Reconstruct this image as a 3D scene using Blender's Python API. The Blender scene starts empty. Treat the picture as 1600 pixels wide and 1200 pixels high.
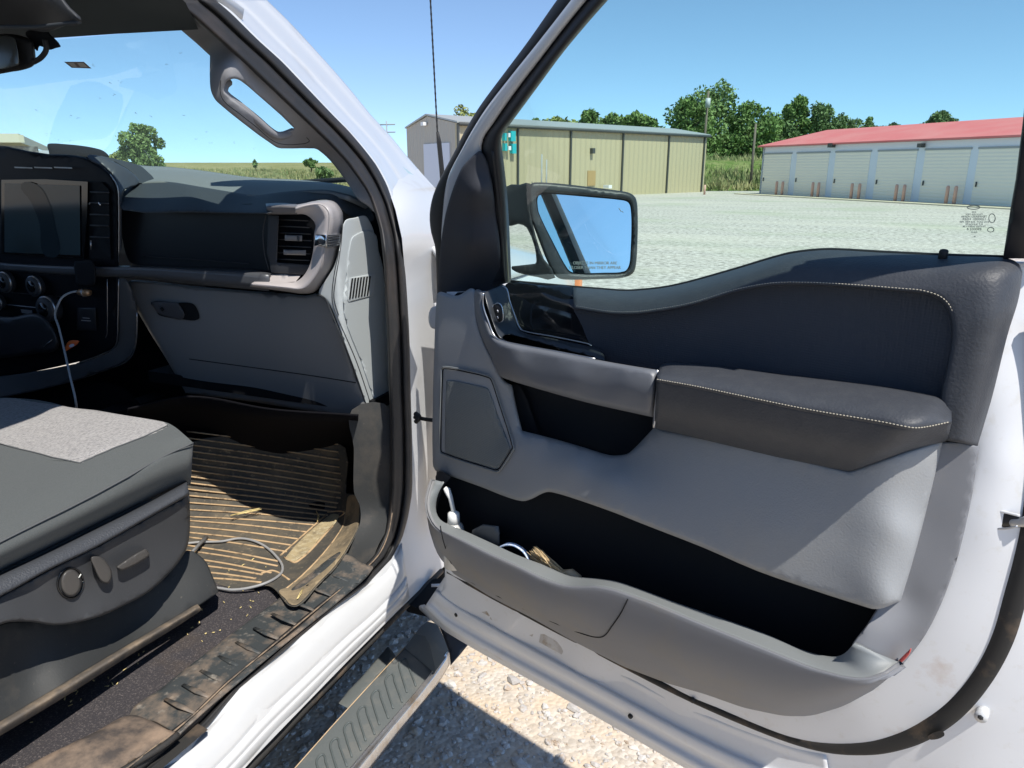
import bpy, math, random
import numpy as np
from math import sin, cos, tan, atan, atan2, radians, degrees, pi, sqrt, hypot
from mathutils import Vector, Matrix
from mathutils.geometry import delaunay_2d_cdt
random.seed(7); rng = np.random.default_rng(7)
S = bpy.context.scene
# ---------------------------------------------------------------- camera
F = 1150.; HY = 262.
pitch = atan((600-HY)/F); yaw = radians(22.2)
FW = np.array([-sin(yaw)*cos(pitch), cos(yaw)*cos(pitch), -sin(pitch)])
RT = np.array([cos(yaw), sin(yaw), 0.]); UP = np.cross(RT, FW)
CAM = np.array([0, 0, 1.5])
cd = bpy.data.cameras.new('camera'); co = bpy.data.objects.new('camera', cd); S.collection.objects.link(co)
cd.sensor_width = 36; cd.sensor_fit = 'HORIZONTAL'; cd.lens = F/1600*36; cd.clip_start = .02; cd.clip_end = 4000
m = Matrix(((RT[0], UP[0], -FW[0], 0), (RT[1], UP[1], -FW[1], 0), (RT[2], UP[2], -FW[2], 1.5), (0, 0, 0, 1)))
co.matrix_world = m; S.camera = co
S.render.resolution_x = 1024; S.render.resolution_y = 768
# ---------------------------------------------------------------- light
SUN = np.array([.50, -.335, 1.0]); SUN /= np.linalg.norm(SUN)
el = math.asin(SUN[2]); az = atan2(SUN[0], SUN[1])
W = bpy.data.worlds.new('World'); S.world = W; W.use_nodes = True
nt = W.node_tree; bg = nt.nodes['Background']; sk = nt.nodes.new('ShaderNodeTexSky')
sk.sky_type = 'NISHITA'; sk.sun_disc = False; sk.sun_elevation = el; sk.sun_rotation = az
sk.air_density = 1.0; sk.dust_density = .0; sk.ozone_density = 2.2
sk.altitude = 2600
vm = nt.nodes.new('ShaderNodeVectorMath'); vm.operation = 'MULTIPLY'; vm.inputs[1].default_value = (.92, .955, .95)
tc = nt.nodes.new('ShaderNodeTexCoord'); mpv = nt.nodes.new('ShaderNodeVectorMath'); mpv.operation = 'MULTIPLY_ADD'
mpv.inputs[1].default_value = (1, 1, .95); mpv.inputs[2].default_value = (0, 0, .062)
nrm = nt.nodes.new('ShaderNodeVectorMath'); nrm.operation = 'NORMALIZE'
nt.links.new(tc.outputs['Generated'], mpv.inputs[0]); nt.links.new(mpv.outputs[0], nrm.inputs[0]); nt.links.new(nrm.outputs[0], sk.inputs[0])
nt.links.new(sk.outputs[0], vm.inputs[0]); nt.links.new(vm.outputs[0], bg.inputs[0]); bg.inputs[1].default_value = .146
sd = bpy.data.lights.new('sun', 'SUN'); sd.energy = 4.3; sd.angle = radians(.53); sd.color = (1, .95, .87)
so = bpy.data.objects.new('sun', sd); S.collection.objects.link(so)
so.rotation_euler = Vector(SUN).to_track_quat('Z', 'Y').to_euler()
S.view_settings.view_transform = 'Standard'; S.view_settings.look = 'None'
S.view_settings.exposure = .45; S.view_settings.gamma = 1
S.render.engine = 'CYCLES'
S.cycles.max_bounces = 12; S.cycles.transparent_max_bounces = 16; S.cycles.diffuse_bounces = 8
S.cycles.sample_clamp_indirect = 6

# ---------------------------------------------------------------- node materials
MATS = {}
def srgb(c): return tuple(((v/255)/12.92 if v/255 <= .04045 else ((v/255+.055)/1.055)**2.4) for v in c)
def mat(name, col, rough=.5, metal=0., bump=None, spec=.5, coat=0., mix=None, aniso=None, wave=None, sheen=0, mix2=None):
    """col linear rgb; bump=(scale,strength[,dist]); mix=(scale,col2,lo,hi[,stretch]); wave=(scale,strength,axis)"""
    if name in MATS: return MATS[name]
    M = bpy.data.materials.new(name); M.use_nodes = True; N = M.node_tree; b = N.nodes['Principled BSDF']; L = N.links
    b.inputs['Base Color'].default_value = (*col, 1); b.inputs['Roughness'].default_value = rough
    b.inputs['Metallic'].default_value = metal; b.inputs['Specular IOR Level'].default_value = spec
    b.inputs['Coat Weight'].default_value = coat; b.inputs['Coat Roughness'].default_value = .08
    if sheen: b.inputs['Sheen Weight'].default_value = sheen
    g = N.nodes.new('ShaderNodeNewGeometry')
    src = None
    for mx in (mix, mix2):
        if not mx: continue
        sc, c2, lo, hi = mx[:4]; st = mx[4] if len(mx) > 4 else (1, 1, 1)
        mp = N.nodes.new('ShaderNodeMapping'); mp.inputs['Scale'].default_value = st
        L.new(g.outputs['Position'], mp.inputs['Vector'])
        n = N.nodes.new('ShaderNodeTexNoise'); n.inputs['Scale'].default_value = sc; n.inputs['Detail'].default_value = 6
        n.inputs['Roughness'].default_value = .62
        L.new(mp.outputs[0], n.inputs['Vector'])
        r = N.nodes.new('ShaderNodeMapRange'); r.inputs[1].default_value = lo; r.inputs[2].default_value = hi
        L.new(n.outputs['Fac'], r.inputs[0])
        mm = N.nodes.new('ShaderNodeMix'); mm.data_type = 'RGBA'
        if src: L.new(src, mm.inputs[6])
        else: mm.inputs[6].default_value = (*col, 1)
        mm.inputs[7].default_value = (*c2, 1)
        L.new(r.outputs[0], mm.inputs[0]); src = mm.outputs[2]; L.new(src, b.inputs['Base Color'])
    last = None
    if bump:
        n = N.nodes.new('ShaderNodeTexNoise'); n.inputs['Scale'].default_value = bump[0]; n.inputs['Detail'].default_value = 4
        L.new(g.outputs['Position'], n.inputs['Vector'])
        B = N.nodes.new('ShaderNodeBump'); B.inputs['Strength'].default_value = bump[1]
        B.inputs['Distance'].default_value = bump[2] if len(bump) > 2 else .001
        L.new(n.outputs['Fac'], B.inputs['Height']); last = B.outputs[0]; L.new(last, b.inputs['Normal'])
    if wave:
        v = N.nodes.new('ShaderNodeTexVoronoi'); v.inputs['Scale'].default_value = wave[0]; v.inputs['Randomness'].default_value = wave[2]
        L.new(g.outputs['Position'], v.inputs['Vector'])
        B = N.nodes.new('ShaderNodeBump'); B.inputs['Strength'].default_value = wave[1]; B.inputs['Distance'].default_value = .002
        L.new(v.outputs['Distance'], B.inputs['Height'])
        if last: L.new(last, B.inputs['Normal'])
        L.new(B.outputs[0], b.inputs['Normal'])
    MATS[name] = M; return M

def glass_mat(name, tint, refl=1.0, dust=0.0):
    if name in MATS: return MATS[name]
    M = bpy.data.materials.new(name); M.use_nodes = True; N = M.node_tree; L = N.links; N.nodes.clear()
    o = N.nodes.new('ShaderNodeOutputMaterial'); t = N.nodes.new('ShaderNodeBsdfTransparent'); t.inputs[0].default_value = (*tint, 1)
    gl = N.nodes.new('ShaderNodeBsdfGlossy'); gl.inputs['Roughness'].default_value = .0
    fr = N.nodes.new('ShaderNodeFresnel'); fr.inputs[0].default_value = 1.45
    mu = N.nodes.new('ShaderNodeMath'); mu.operation = 'MULTIPLY'; mu.inputs[1].default_value = refl
    mx = N.nodes.new('ShaderNodeMixShader'); L.new(fr.outputs[0], mu.inputs[0]); L.new(mu.outputs[0], mx.inputs[0])
    L.new(t.outputs[0], mx.inputs[1]); L.new(gl.outputs[0], mx.inputs[2]); fin = mx.outputs[0]
    if dust:
        d = N.nodes.new('ShaderNodeBsdfDiffuse'); d.inputs[0].default_value = (.6, .62, .6, 1)
        n = N.nodes.new('ShaderNodeTexNoise'); n.inputs['Scale'].default_value = 14; n.inputs['Detail'].default_value = 8
        g = N.nodes.new('ShaderNodeNewGeometry'); L.new(g.outputs['Position'], n.inputs['Vector'])
        r = N.nodes.new('ShaderNodeMapRange'); r.inputs[1].default_value = .4; r.inputs[2].default_value = .8; r.inputs[4].default_value = dust
        L.new(n.outputs['Fac'], r.inputs[0])
        m2 = N.nodes.new('ShaderNodeMixShader'); L.new(r.outputs[0], m2.inputs[0]); L.new(fin, m2.inputs[1]); L.new(d.outputs[0], m2.inputs[2]); fin = m2.outputs[0]
    L.new(fin, o.inputs[0]); MATS[name] = M; return M

# ---------------------------------------------------------------- design planes (a traced outline gets its own real plane, depth and thickness)
def ray(x, y): return FW*F + RT*(x-800) + UP*(600-y)
def hit(x, y, p, n):
    r = ray(x, y); return CAM + r*(np.dot(n, p-CAM)/np.dot(n, r))
DP = np.array([-.749, 1.305, .52]); DU = np.array([.934, -.358, 0.]); DU /= np.linalg.norm(DU); DN = np.array([DU[1], -DU[0], 0.])
def D(x, y, o=0.): return hit(x, y, DP+DN*o, DN)                     # open door, inner sheet plane; o grows toward the cabin side
TILT = .36
def dsz(s, z, o=0.):                                                 # door-plane coordinates with the window frame's inward lean
    return DP + DU*s + DN*(o + max(0, z-1.36)*TILT) + np.array([0, 0, z-.52])
DTn = DN + np.array([0, 0, -TILT]); DTn /= np.linalg.norm(DTn)
def DT(x, y, o=0.): return hit(x, y, dsz(.5, 1.36, o), DTn)         # leaning window-frame plane
def BX(X): return lambda x, y, o=0.: hit(x, y, np.array([X+o, 0, 0]), np.array([1., 0, 0]))
def BZ(Z): return lambda x, y, o=0.: hit(x, y, np.array([0, 0, Z+o]), np.array([0., 0, 1]))
def BY(Y): return lambda x, y, o=0.: hit(x, y, np.array([0, Y-o, 0]), np.array([0., 1, 0]))
BTn = np.array([1., 0, .42]); 
def BD(x, y, o=0.):                                                  # body side, leaning in above the belt
    a = hit(x, y, np.array([-.86+o, 0, 0]), np.array([1., 0, 0]))
    if a[2] > 1.33: a = hit(x, y, np.array([-.86+o, 0, 1.33]), BTn)
    return a
DY = 1.39
DF = BY(DY)
I3 = lambda x, y, z: np.array([x, y, z])

# ---------------------------------------------------------------- object helpers
COL = S.collection
def empty(name, loc=(0, 0, 0)):
    o = bpy.data.objects.new(name, None); COL.objects.link(o); o.location = loc; o.empty_display_size = .1; return o
def tag(o, label=None, cat=None, group=None, kind=None):
    if label: o['label'] = label
    if cat: o['category'] = cat
    if group: o['group'] = group
    if kind: o['kind'] = kind
    return o
def mesh(name, V, Fc, mt, parent=None, smooth=True, face_cam=False):
    me = bpy.data.meshes.new(name)
    V = [tuple(map(float, v)) for v in V]
    me.from_pydata(V, [], [tuple(f) for f in Fc]); me.update()
    if smooth: me.polygons.foreach_set('use_smooth', [True]*len(me.polygons))
    if isinstance(mt, (list, tuple)):
        for q in mt: me.materials.append(q)
    else: me.materials.append(mt)
    o = bpy.data.objects.new(name, me); COL.objects.link(o)
    if parent:
        o.parent = parent
        off = world_loc(parent)
        o.location = -Vector(off)
    return o
def world_loc(o):
    v = Vector((0, 0, 0))
    while o: v = v + o.location; o = o.parent
    return v
def solid(o, t, off=0):
    m = o.modifiers.new('thick', 'SOLIDIFY'); m.thickness = t; m.offset = off; m.use_even_offset = False; return o
def bev(o, w, seg=2, ang=35):
    m = o.modifiers.new('bev', 'BEVEL'); m.width = w; m.segments = seg; m.limit_method = 'ANGLE'; m.angle_limit = radians(ang); m.harden_normals = False; return o
def cr(pts, closed=False, n=6):
    """Catmull-Rom through points (any dimension); repeated points make corners"""
    P = [np.array(p, float) for p in pts]; out = []; m = len(P)
    rngi = range(m if closed else m-1)
    for i in rngi:
        a = P[(i-1) % m] if closed or i > 0 else P[i]; b = P[i]; c = P[(i+1) % m]
        d = P[(i+2) % m] if closed or i+2 < m else c
        if np.allclose(b, c): continue
        if np.allclose(a, b): a = b
        for k in range(n):
            t = k/n
            # centripetal-like: limit tangents
            l = np.linalg.norm(c[:2]-b[:2])
            t1 = (c-a); n1 = np.linalg.norm(t1[:2]); t1 = t1/n1*l if n1 > 1e-9 else t1
            t2 = (d-b); n2 = np.linalg.norm(t2[:2]); t2 = t2/n2*l if n2 > 1e-9 else t2
            h = (2*t**3-3*t*t+1)*b + (t**3-2*t*t+t)*t1 + (-2*t**3+3*t*t)*c + (t**3-t*t)*t2
            out.append(h)
    if not closed: out.append(P[-1])
    return out
def resamp(pts, n):
    P = np.array(pts, float); d = np.r_[0, np.cumsum(np.linalg.norm(np.diff(P, axis=0), axis=1))]
    if d[-1] < 1e-9: return np.repeat(P[:1], n, 0)
    t = np.linspace(0, d[-1], n); return np.stack([np.interp(t, d, P[:, k]) for k in range(P.shape[1])], 1)
def inside(Q, poly):
    P = np.array(poly, float)[:, :2]; x, y = Q[:, 0], Q[:, 1]; c = np.zeros(len(Q), bool); j = len(P)-1
    for i in range(len(P)):
        yi, yj = P[i, 1], P[j, 1]
        k = (yi > y) != (yj > y)
        with np.errstate(divide='ignore', invalid='ignore'):
            xx = (P[j, 0]-P[i, 0])*(y-yi)/(yj-yi+1e-12)+P[i, 0]
        c ^= k & (x < xx); j = i
    return c
def dist_poly(Q, poly):
    P = np.array(poly, float)[:, :2]; R = np.roll(P, -1, 0); best = np.full(len(Q), 1e9)
    for a, b in zip(P, R):
        ab = b-a; l = ab@ab
        if l < 1e-12: continue
        t = np.clip(((Q-a)@ab)/l, 0, 1); best = np.minimum(best, np.linalg.norm(Q-(a+t[:, None]*ab), axis=1))
    return best
def tps(ctrl, lam=4e-2):
    C = np.array(ctrl, float); X = C[:, :2]/100; n = len(C)
    def U(r2): return np.where(r2 > 1e-12, r2*np.log(r2+1e-12), 0)
    K = U(((X[:, None]-X[None])**2).sum(2)) + np.eye(n)*lam
    Pm = np.c_[np.ones(n), X]; A = np.block([[K, Pm], [Pm.T, np.zeros((3, 3))]])
    w = np.linalg.lstsq(A, np.r_[C[:, 2], 0, 0, 0], rcond=None)[0]
    lo, hi = C[:, 2].min(), C[:, 2].max()
    def f(Q):
        q = Q/100; return np.clip(U(((q[:, None]-X[None])**2).sum(2))@w[:n] + w[n] + q@w[n+1:], lo-.01, hi+.01)
    return f
def relief(name, out, Pf, off=0., mt=None, parent=None, holes=(), rnd=(0, 0), step=12, depth=.012, sm=True, n=4, hsm=True, extra=None):
    out = cr(out, True, n) if sm else [np.array(p, float) for p in out]
    out = [p[:2] for p in out]
    H = [[p[:2] for p in (cr(h, True, n) if hsm else [np.array(q, float) for q in h])] for h in holes]
    def dens(L):
        o = []
        for i in range(len(L)):
            a, b = L[i], L[(i+1) % len(L)]; d = np.linalg.norm(b-a)
            if d < .05: continue
            k = max(1, int(d/max(step, 4))); o += [a+(b-a)*j/k for j in range(k)]
        return o
    loops = [dens(out)]+[dens(h) for h in H]
    allb = np.array(out); x0, y0 = allb.min(0); x1, y1 = allb.max(0)
    gx, gy = np.meshgrid(np.arange(x0+step*.5, x1, step), np.arange(y0+step*.5, y1, step))
    gx = gx + (np.arange(gx.shape[0]) % 2)[:, None]*step*.5
    G = np.c_[gx.ravel(), gy.ravel()]
    def alld(Q):
        d = dist_poly(Q, out)
        for h in H: d = np.minimum(d, dist_poly(Q, h))
        return d
    def ins(Q):
        k = inside(Q, out)
        for h in H: k &= ~inside(Q, h)
        return k
    r, R = rnd
    pts = G[ins(G)] if len(G) else np.zeros((0, 2)); dd = alld(pts) if len(pts) else np.zeros(0)
    pts = pts[dd > max(step*.45, r*1.02)] if len(pts) else pts
    rings = []
    if r > 0:
        for fr in (.12, .35, .65, 1.0):
            for L in loops:
                A = np.array(L); T = np.roll(A, -1, 0)-np.roll(A, 1, 0); ln = np.linalg.norm(T, axis=1)[:, None]+1e-9; Nn = np.c_[-T[:, 1], T[:, 0]]/ln
                for sg in (1, -1):
                    Q = A+Nn*sg*r*fr; k = ins(Q); Q = Q[k]
                    if len(Q): Q = Q[alld(Q) > r*fr*.93]
                    rings.append(Q)
    if extra is not None: rings.append(np.array(extra, float))
    inner = np.concatenate([pts]+rings) if rings else pts
    verts = []; edges = []
    for L in loops:
        b = len(verts); verts += [tuple(p) for p in L]; edges += [(b+i, b+(i+1) % len(L)) for i in range(len(L))]
    verts += [tuple(p) for p in inner]
    vo, eo, fo, _, _, _ = delaunay_2d_cdt([Vector(v) for v in verts], edges, [], 0, 1e-4)
    V2 = np.array([tuple(v) for v in vo]); T = np.array([tuple(f) for f in fo])
    cen = V2[T].mean(1); T = T[ins(cen)]
    if callable(off): o = np.array([off(*q) for q in V2])
    elif isinstance(off, (int, float)): o = np.full(len(V2), float(off))
    else: o = tps(off)(V2)
    base = o.copy()
    if r > 0:
        t = np.clip(1-alld(V2)/r, 0, 1); o = o - R*(1-np.sqrt(np.clip(1-t*t, 0, 1)))
    V3 = [Pf(q[0], q[1], k) for q, k in zip(V2, o)]
    # orient to camera
    f0 = T[len(T)//2]; a, b, c = (V3[i] for i in f0); nn = np.cross(b-a, c-a)
    if nn@(CAM-a) < 0: T = T[:, ::-1]
    faces = [tuple(map(int, f)) for f in T]
    if depth:
        # boundary edges -> skirt going back
        cnt = {}
        for f in faces:
            for i in range(3):
                e = (f[i], f[(i+1) % 3]); k = (min(e), max(e)); cnt.setdefault(k, []).append(e)
        mp = {}
        for k, es in cnt.items():
            if len(es) == 1:
                e = es[0]
                for v in e:
                    if v not in mp:
                        mp[v] = (len(V3), len(V3)+1); q = V2[v]; V3.append(V3[v].copy()); V3.append(Pf(q[0], q[1], o[v]-depth))
                a, b = mp[e[0]], mp[e[1]]; faces.append((b[0], a[0], a[1], b[1]))
    return mesh(name, V3, faces, mt, parent)
def loft(name, rows, Pf, mt, parent=None, N=60, sub=4, smooth_rows=True, closed=False, thick=.004, n=5, curve=True):
    R = []
    for r in rows:
        c, o = r
        c = [list(p) for p in c]
        if not isinstance(o, (list, tuple)): c = [p+[o] if len(p) == 2 else p for p in c]
        else: c = [p+[q] for p, q in zip(c, o)]
        if curve and len(c) > 2: c = cr(c, False, n)
        R.append(resamp(c, N))
    G = []
    if smooth_rows and len(R) > 2:
        A = np.array(R)
        for i in range(len(R)-1):
            a = A[max(i-1, 0)]; b = A[i]; c = A[i+1]; d = A[min(i+2, len(R)-1)]
            for k in range(sub):
                t = k/sub; G.append(.5*((2*b)+(-a+c)*t+(2*a-5*b+4*c-d)*t*t+(-a+3*b-3*c+d)*t**3))
        G.append(A[-1])
    else:
        for i in range(len(R)-1):
            for k in range(sub): G.append(R[i]+(R[i+1]-R[i])*k/sub)
        G.append(R[-1])
    V = [Pf(*q) for g in G for q in g]; m = len(G); Fc = []
    for i in range(m-1):
        for j in range(N-1): Fc.append((i*N+j, i*N+j+1, (i+1)*N+j+1, (i+1)*N+j))
    f = Fc[len(Fc)//2]; nn = np.cross(V[f[1]]-V[f[0]], V[f[2]]-V[f[0]])
    if nn@(CAM-V[f[0]]) < 0: Fc = [x[::-1] for x in Fc]
    o = mesh(name, V, Fc, mt, parent)
    if thick: solid(o, thick, -1)
    return o
def tube_geo(path, r, seg=8, flat=1., upv=None, cap=True):
    P = [np.array(p, float) for p in path]; V = []; Fc = []; n = len(P)
    T0 = P[1]-P[0]; ref = np.array([0, 0, 1.]) if abs(T0[2])/np.linalg.norm(T0) < .9 else np.array([1., 0, 0])
    if upv is not None: ref = np.array(upv, float)
    for i in range(n):
        t = P[min(i+1, n-1)]-P[max(i-1, 0)]; t /= np.linalg.norm(t)+1e-12
        a = ref-t*(ref@t); a /= np.linalg.norm(a)+1e-12
        if upv is None: ref = a
        b = np.cross(t, a); rr = r[i] if hasattr(r, '__len__') else r
        for k in range(seg):
            th = 2*pi*k/seg; V.append(P[i]+a*cos(th)*rr*flat+b*sin(th)*rr)
    for i in range(n-1):
        for k in range(seg): Fc.append((i*seg+k, i*seg+(k+1) % seg, (i+1)*seg+(k+1) % seg, (i+1)*seg+k))
    if cap: Fc.append(tuple(range(seg))[::-1]); Fc.append(tuple((n-1)*seg+k for k in range(seg)))
    return V, Fc
def tube(name, path, r, mt, parent=None, **k):
    V, Fc = tube_geo(path, r, **k); return mesh(name, V, Fc, mt, parent)
def ptube(name, px, Pf, o, r, mt, parent=None, sm=True, n=5, **k):
    c = cr(px, False, n) if sm and len(px) > 2 else px
    pts = [Pf(q[0], q[1], q[2] if len(q) > 2 else o) for q in c]
    return tube(name, pts, r, mt, parent, **k)
def join_geo(parts):
    V = []; Fc = []
    for v, f in parts:
        b = len(V); V += list(v); Fc += [tuple(i+b for i in q) for q in f]
    return V, Fc
def box_geo(c, s, rz=0., ax=None):
    c = np.array(c, float); hx, hy, hz = np.array(s)/2
    if ax is None: ax = [np.array([cos(rz), sin(rz), 0]), np.array([-sin(rz), cos(rz), 0]), np.array([0, 0, 1.])]
    V = [c+ax[0]*i*hx+ax[1]*j*hy+ax[2]*k*hz for k in (-1, 1) for j in (-1, 1) for i in (-1, 1)]
    return V, [(0, 2, 3, 1), (4, 5, 7, 6), (0, 1, 5, 4), (2, 6, 7, 3), (0, 4, 6, 2), (1, 3, 7, 5)]
def box(name, c, s, mt, parent=None, rz=0., b=0., ax=None):
    V, Fc = box_geo(c, s, rz, ax); o = mesh(name, V, Fc, mt, parent, smooth=False)
    if b: bev(o, b)
    return o
def stitches(name, px, Pf, o, mt, parent, pitch_m=.0042, r=.0009, lift=.001):
    c = cr(px, False, 8); P = np.array([Pf(q[0], q[1], (q[2] if len(q) > 2 else o)+lift) for q in c])
    d = np.r_[0, np.cumsum(np.linalg.norm(np.diff(P, axis=0), axis=1))]; n = int(d[-1]/pitch_m); parts = []
    def at(t): return np.array([np.interp(t, d, P[:, k]) for k in range(3)])
    for i in range(n):
        a = at(i*pitch_m+.0004); b = at(i*pitch_m+pitch_m*.8); mid = (a+b)/2; parts.append(tube_geo([a, mid, b], [r*.6, r, r*.6], seg=5))
    V, Fc = join_geo(parts); return mesh(name, V, Fc, mt, parent)
def text(name, body, loc, xdir, ydir, size, mt, parent, align='CENTER'):
    c = bpy.data.curves.new('t', 'FONT'); c.body = body; c.size = size; c.align_x = align; c.align_y = 'CENTER'; c.extrude = .0002
    t = bpy.data.objects.new('t', c); COL.objects.link(t); bpy.context.view_layer.update()
    me = bpy.data.meshes.new_from_object(t.evaluated_get(bpy.context.evaluated_depsgraph_get())); bpy.data.objects.remove(t)
    xd = Vector(xdir).normalized(); yd = Vector(ydir).normalized(); zd = xd.cross(yd)
    M = Matrix((( xd.x, yd.x, zd.x, loc[0]), (xd.y, yd.y, zd.y, loc[1]), (xd.z, yd.z, zd.z, loc[2]), (0, 0, 0, 1)))
    me.transform(M); me.materials.clear(); me.materials.append(mt)
    o = bpy.data.objects.new(name, me); COL.objects.link(o)
    if parent: o.parent = parent; o.location = -world_loc(parent)
    return o

# ---------------------------------------------------------------- palette
white = mat('white_paint', (.57, .58, .59), .3, coat=.5, spec=.5, mix=(9, (.50, .49, .47), .58, .78))
white_dirty = mat('white_paint_dusty', (.70, .71, .73), .45, coat=.1, mix=(13, (.50, .40, .34), .62, .85), mix2=(60, (.62, .61, .58), .58, .85))
gray = mat('gray_plastic', (.285, .295, .305), .58, bump=(420, .35, .0010), spec=.3, mix=(5, (.315, .31, .295), .5, .8))
gray_dusty = mat('gray_plastic_dusty', (.185, .19, .205), .6, bump=(900, .25, .0006), spec=.35, mix=(6, (.21, .20, .185), .5, .75))
endgray = mat('light_gray_plastic', (.44, .475, .485), .55, bump=(900, .2, .0006), spec=.35)
dk = mat('charcoal_plastic', (.035, .037, .042), .5, bump=(700, .25, .0006), spec=.4)
dkd = mat('charcoal_plastic_dusty', (.034, .036, .037), .6, bump=(300, .3, .0008), mix=(7, (.085, .074, .062), .5, .75), mix2=(90, (.17, .15, .125), .66, .85), spec=.3)
rub = mat('black_rubber', (.018, .018, .019), .6, spec=.35)
rubd = mat('dusty_rubber', (.03, .029, .028), .7, mix=(12, (.17, .12, .08), .52, .75), spec=.3)
leather = mat('charcoal_leather', (.047, .051, .060), .5, bump=(330, .45, .0013), spec=.35, mix=(60, (.056, .06, .068), .45, .7))
perf = mat('perforated_leather', (.050, .055, .068), .5, wave=(300, .35, .0), spec=.4)
black = mat('gloss_black', (.006, .007, .009), .12, spec=.5, coat=.3)
blk = mat('matte_black', (.006, .007, .009), .7, spec=.2)
pock = mat('pocket_lining', (.014, .016, .020), .75, spec=.25)
satin = mat('satin_plastic_sunlit', (.46, .425, .42), .4, metal=.0, spec=.5)
pull = mat('dark_satin_plastic', (.14, .148, .165), .48, metal=.1, spec=.5, bump=(1500, .1, .0004))
chrome = mat('chrome', (.75, .77, .8), .12, metal=1)
dullchrome = mat('brushed_metal', (.45, .46, .48), .3, metal=.9)
thread = mat('cream_thread', (.44, .40, .32), .7)
dashm = mat('dash_gray_shaded', (.045, .052, .06), .6, bump=(500, .25, .0006), spec=.3)  # dash grey with the pad's shade put into the colour
dasht = mat('dash_gray_sunlit', (.19, .20, .20), .7, bump=(500, .25, .0006), spec=.25)  # same grey lightened, sun on the dash top put into the colour
headl = mat('headliner_cloth', (.020, .028, .034), .95, bump=(600, .2))
carpet = mat('black_carpet', (.075, .07, .076), .95, bump=(900, 1., .004), mix=(330, (.20, .175, .17), .52, .66), mix2=(4.5, (.15, .115, .085), .55, .8), spec=.1)
dust = mat('tan_dust', (.52, .38, .24), .9, mix=(60, (.34, .27, .19), .45, .7), spec=.1)
glass_w = glass_mat('windshield_glass', (.885, .968, .955), .10, dust=.012)
glass_d = glass_mat('door_glass', (.872, .974, .945), .13, dust=.005)
glass_p = glass_mat('privacy_glass', (.55, .60, .60), .8)
grille = mat('speaker_mesh', (.17, .185, .185), .6, wave=(300, .5, .0), spec=.3)

truck = empty('pickup_truck', (-1.8, 1.5, 0))
tag(truck, 'white pickup truck with its passenger door swung open over the gravel', 'pickup truck')

def part(fn, *a, **k): return fn(*a, **k)

# ================================================================ FRONT PASSENGER DOOR
seal_px = [(700, 893), (725, 907), (787, 941), (850, 974), (954, 1028), (1079, 1091), (1204, 1143), (1287, 1166), (1358, 1168), (1412, 1156), (1454, 1136), (1496, 1104), (1537, 1053), (1567, 996), (1587, 930), (1600, 885), (1616, 800), (1626, 650), (1632, 500)]
shell_ctrl = [(700, 500, -.01), (900, 600, 0), (1100, 700, 0), (1300, 800, 0), (1500, 700, .004), (1540, 600, .004), (1560, 720, .006), (1550, 820, .006),
  (1520, 900, .004), (1490, 980, .004), (1430, 1060, .004), (1350, 1120, .004), (1225, 1125, .004), (1100, 1085, .002), (900, 1003, 0), (800, 950, 0), (700, 895, 0),
  (1650, 980, -.04), (1620, 900, -.028), (1605, 980, -.026), (1580, 1050, -.025), (1545, 1110, -.024), (1480, 1165, -.022), (1400, 1195, -.02), (1300, 1200, -.016), (1200, 1180, -.014), (1100, 1132, -.012), (980, 1068, -.010), (860, 1010, -.008), (760, 955, -.006),
  (1600, 1180, -.045), (1500, 1220, -.03), (1680, 700, -.05), (1680, 500, -.05), (1640, 600, -.03), (1640, 800, -.032),
  (690, 985, -.012), (720, 985, -.006), (780, 1020, -.008), (900, 1085, -.010), (1080, 1180, -.012), (1200, 1240, -.014), (700, 1000, -.02), (900, 1110, -.022), (1080, 1212, -.024)]
door = relief('door', [(660, 950), (660, 950), (678, 938), (691, 922), (695, 903), (696, 860), (697, 600), (698, 456), (698, 456), (900, 452), (1000, 456), (1100, 440), (1200, 408), (1280, 396), (1480, 402), (1590, 408), (1680, 410), (1680, 410), (1735, 520), (1760, 800), (1750, 1040), (1700, 1300), (1560, 1440), (1560, 1440), (1420, 1390), (1200, 1270), (1080, 1202), (900, 1099), (700, 985), (660, 950)],
   D, shell_ctrl, white_dirty, truck, rnd=(5, .006), step=16, depth=.03, sm=False)
door['label'] = 'white front passenger door standing wide open, its inner side facing the cabin'
DO = door
def dpart(f, *a, **k): return f(*a, **k)
# outer skin of the door, on the far side
sk_pts = [(-.03, .50), (1.12, .50), (1.20, .80), (1.19, 1.2), (1.16, 1.36), (.9, 1.34), (.6, 1.28), (.3, 1.25), (.0, 1.29)]
Vs = [dsz(s, z, -.10 if z > .9 else -.085) for s, z in sk_pts]; 
def prism(name, pts3, vec, mt, parent=None, b=0., smooth=False):
    n = len(pts3); V = list(pts3)+[p+vec for p in pts3]; Fc = [tuple(range(n)), tuple(range(2*n-1, n-1, -1))]+[(i, i+n, (i+1) % n+n, (i+1) % n) for i in range(n)]
    o = mesh(name, V, Fc, mt, parent, smooth=smooth)
    if b: bev(o, b)
    return o
prism('outer_skin', Vs, -DN*.012, white, DO)
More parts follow.
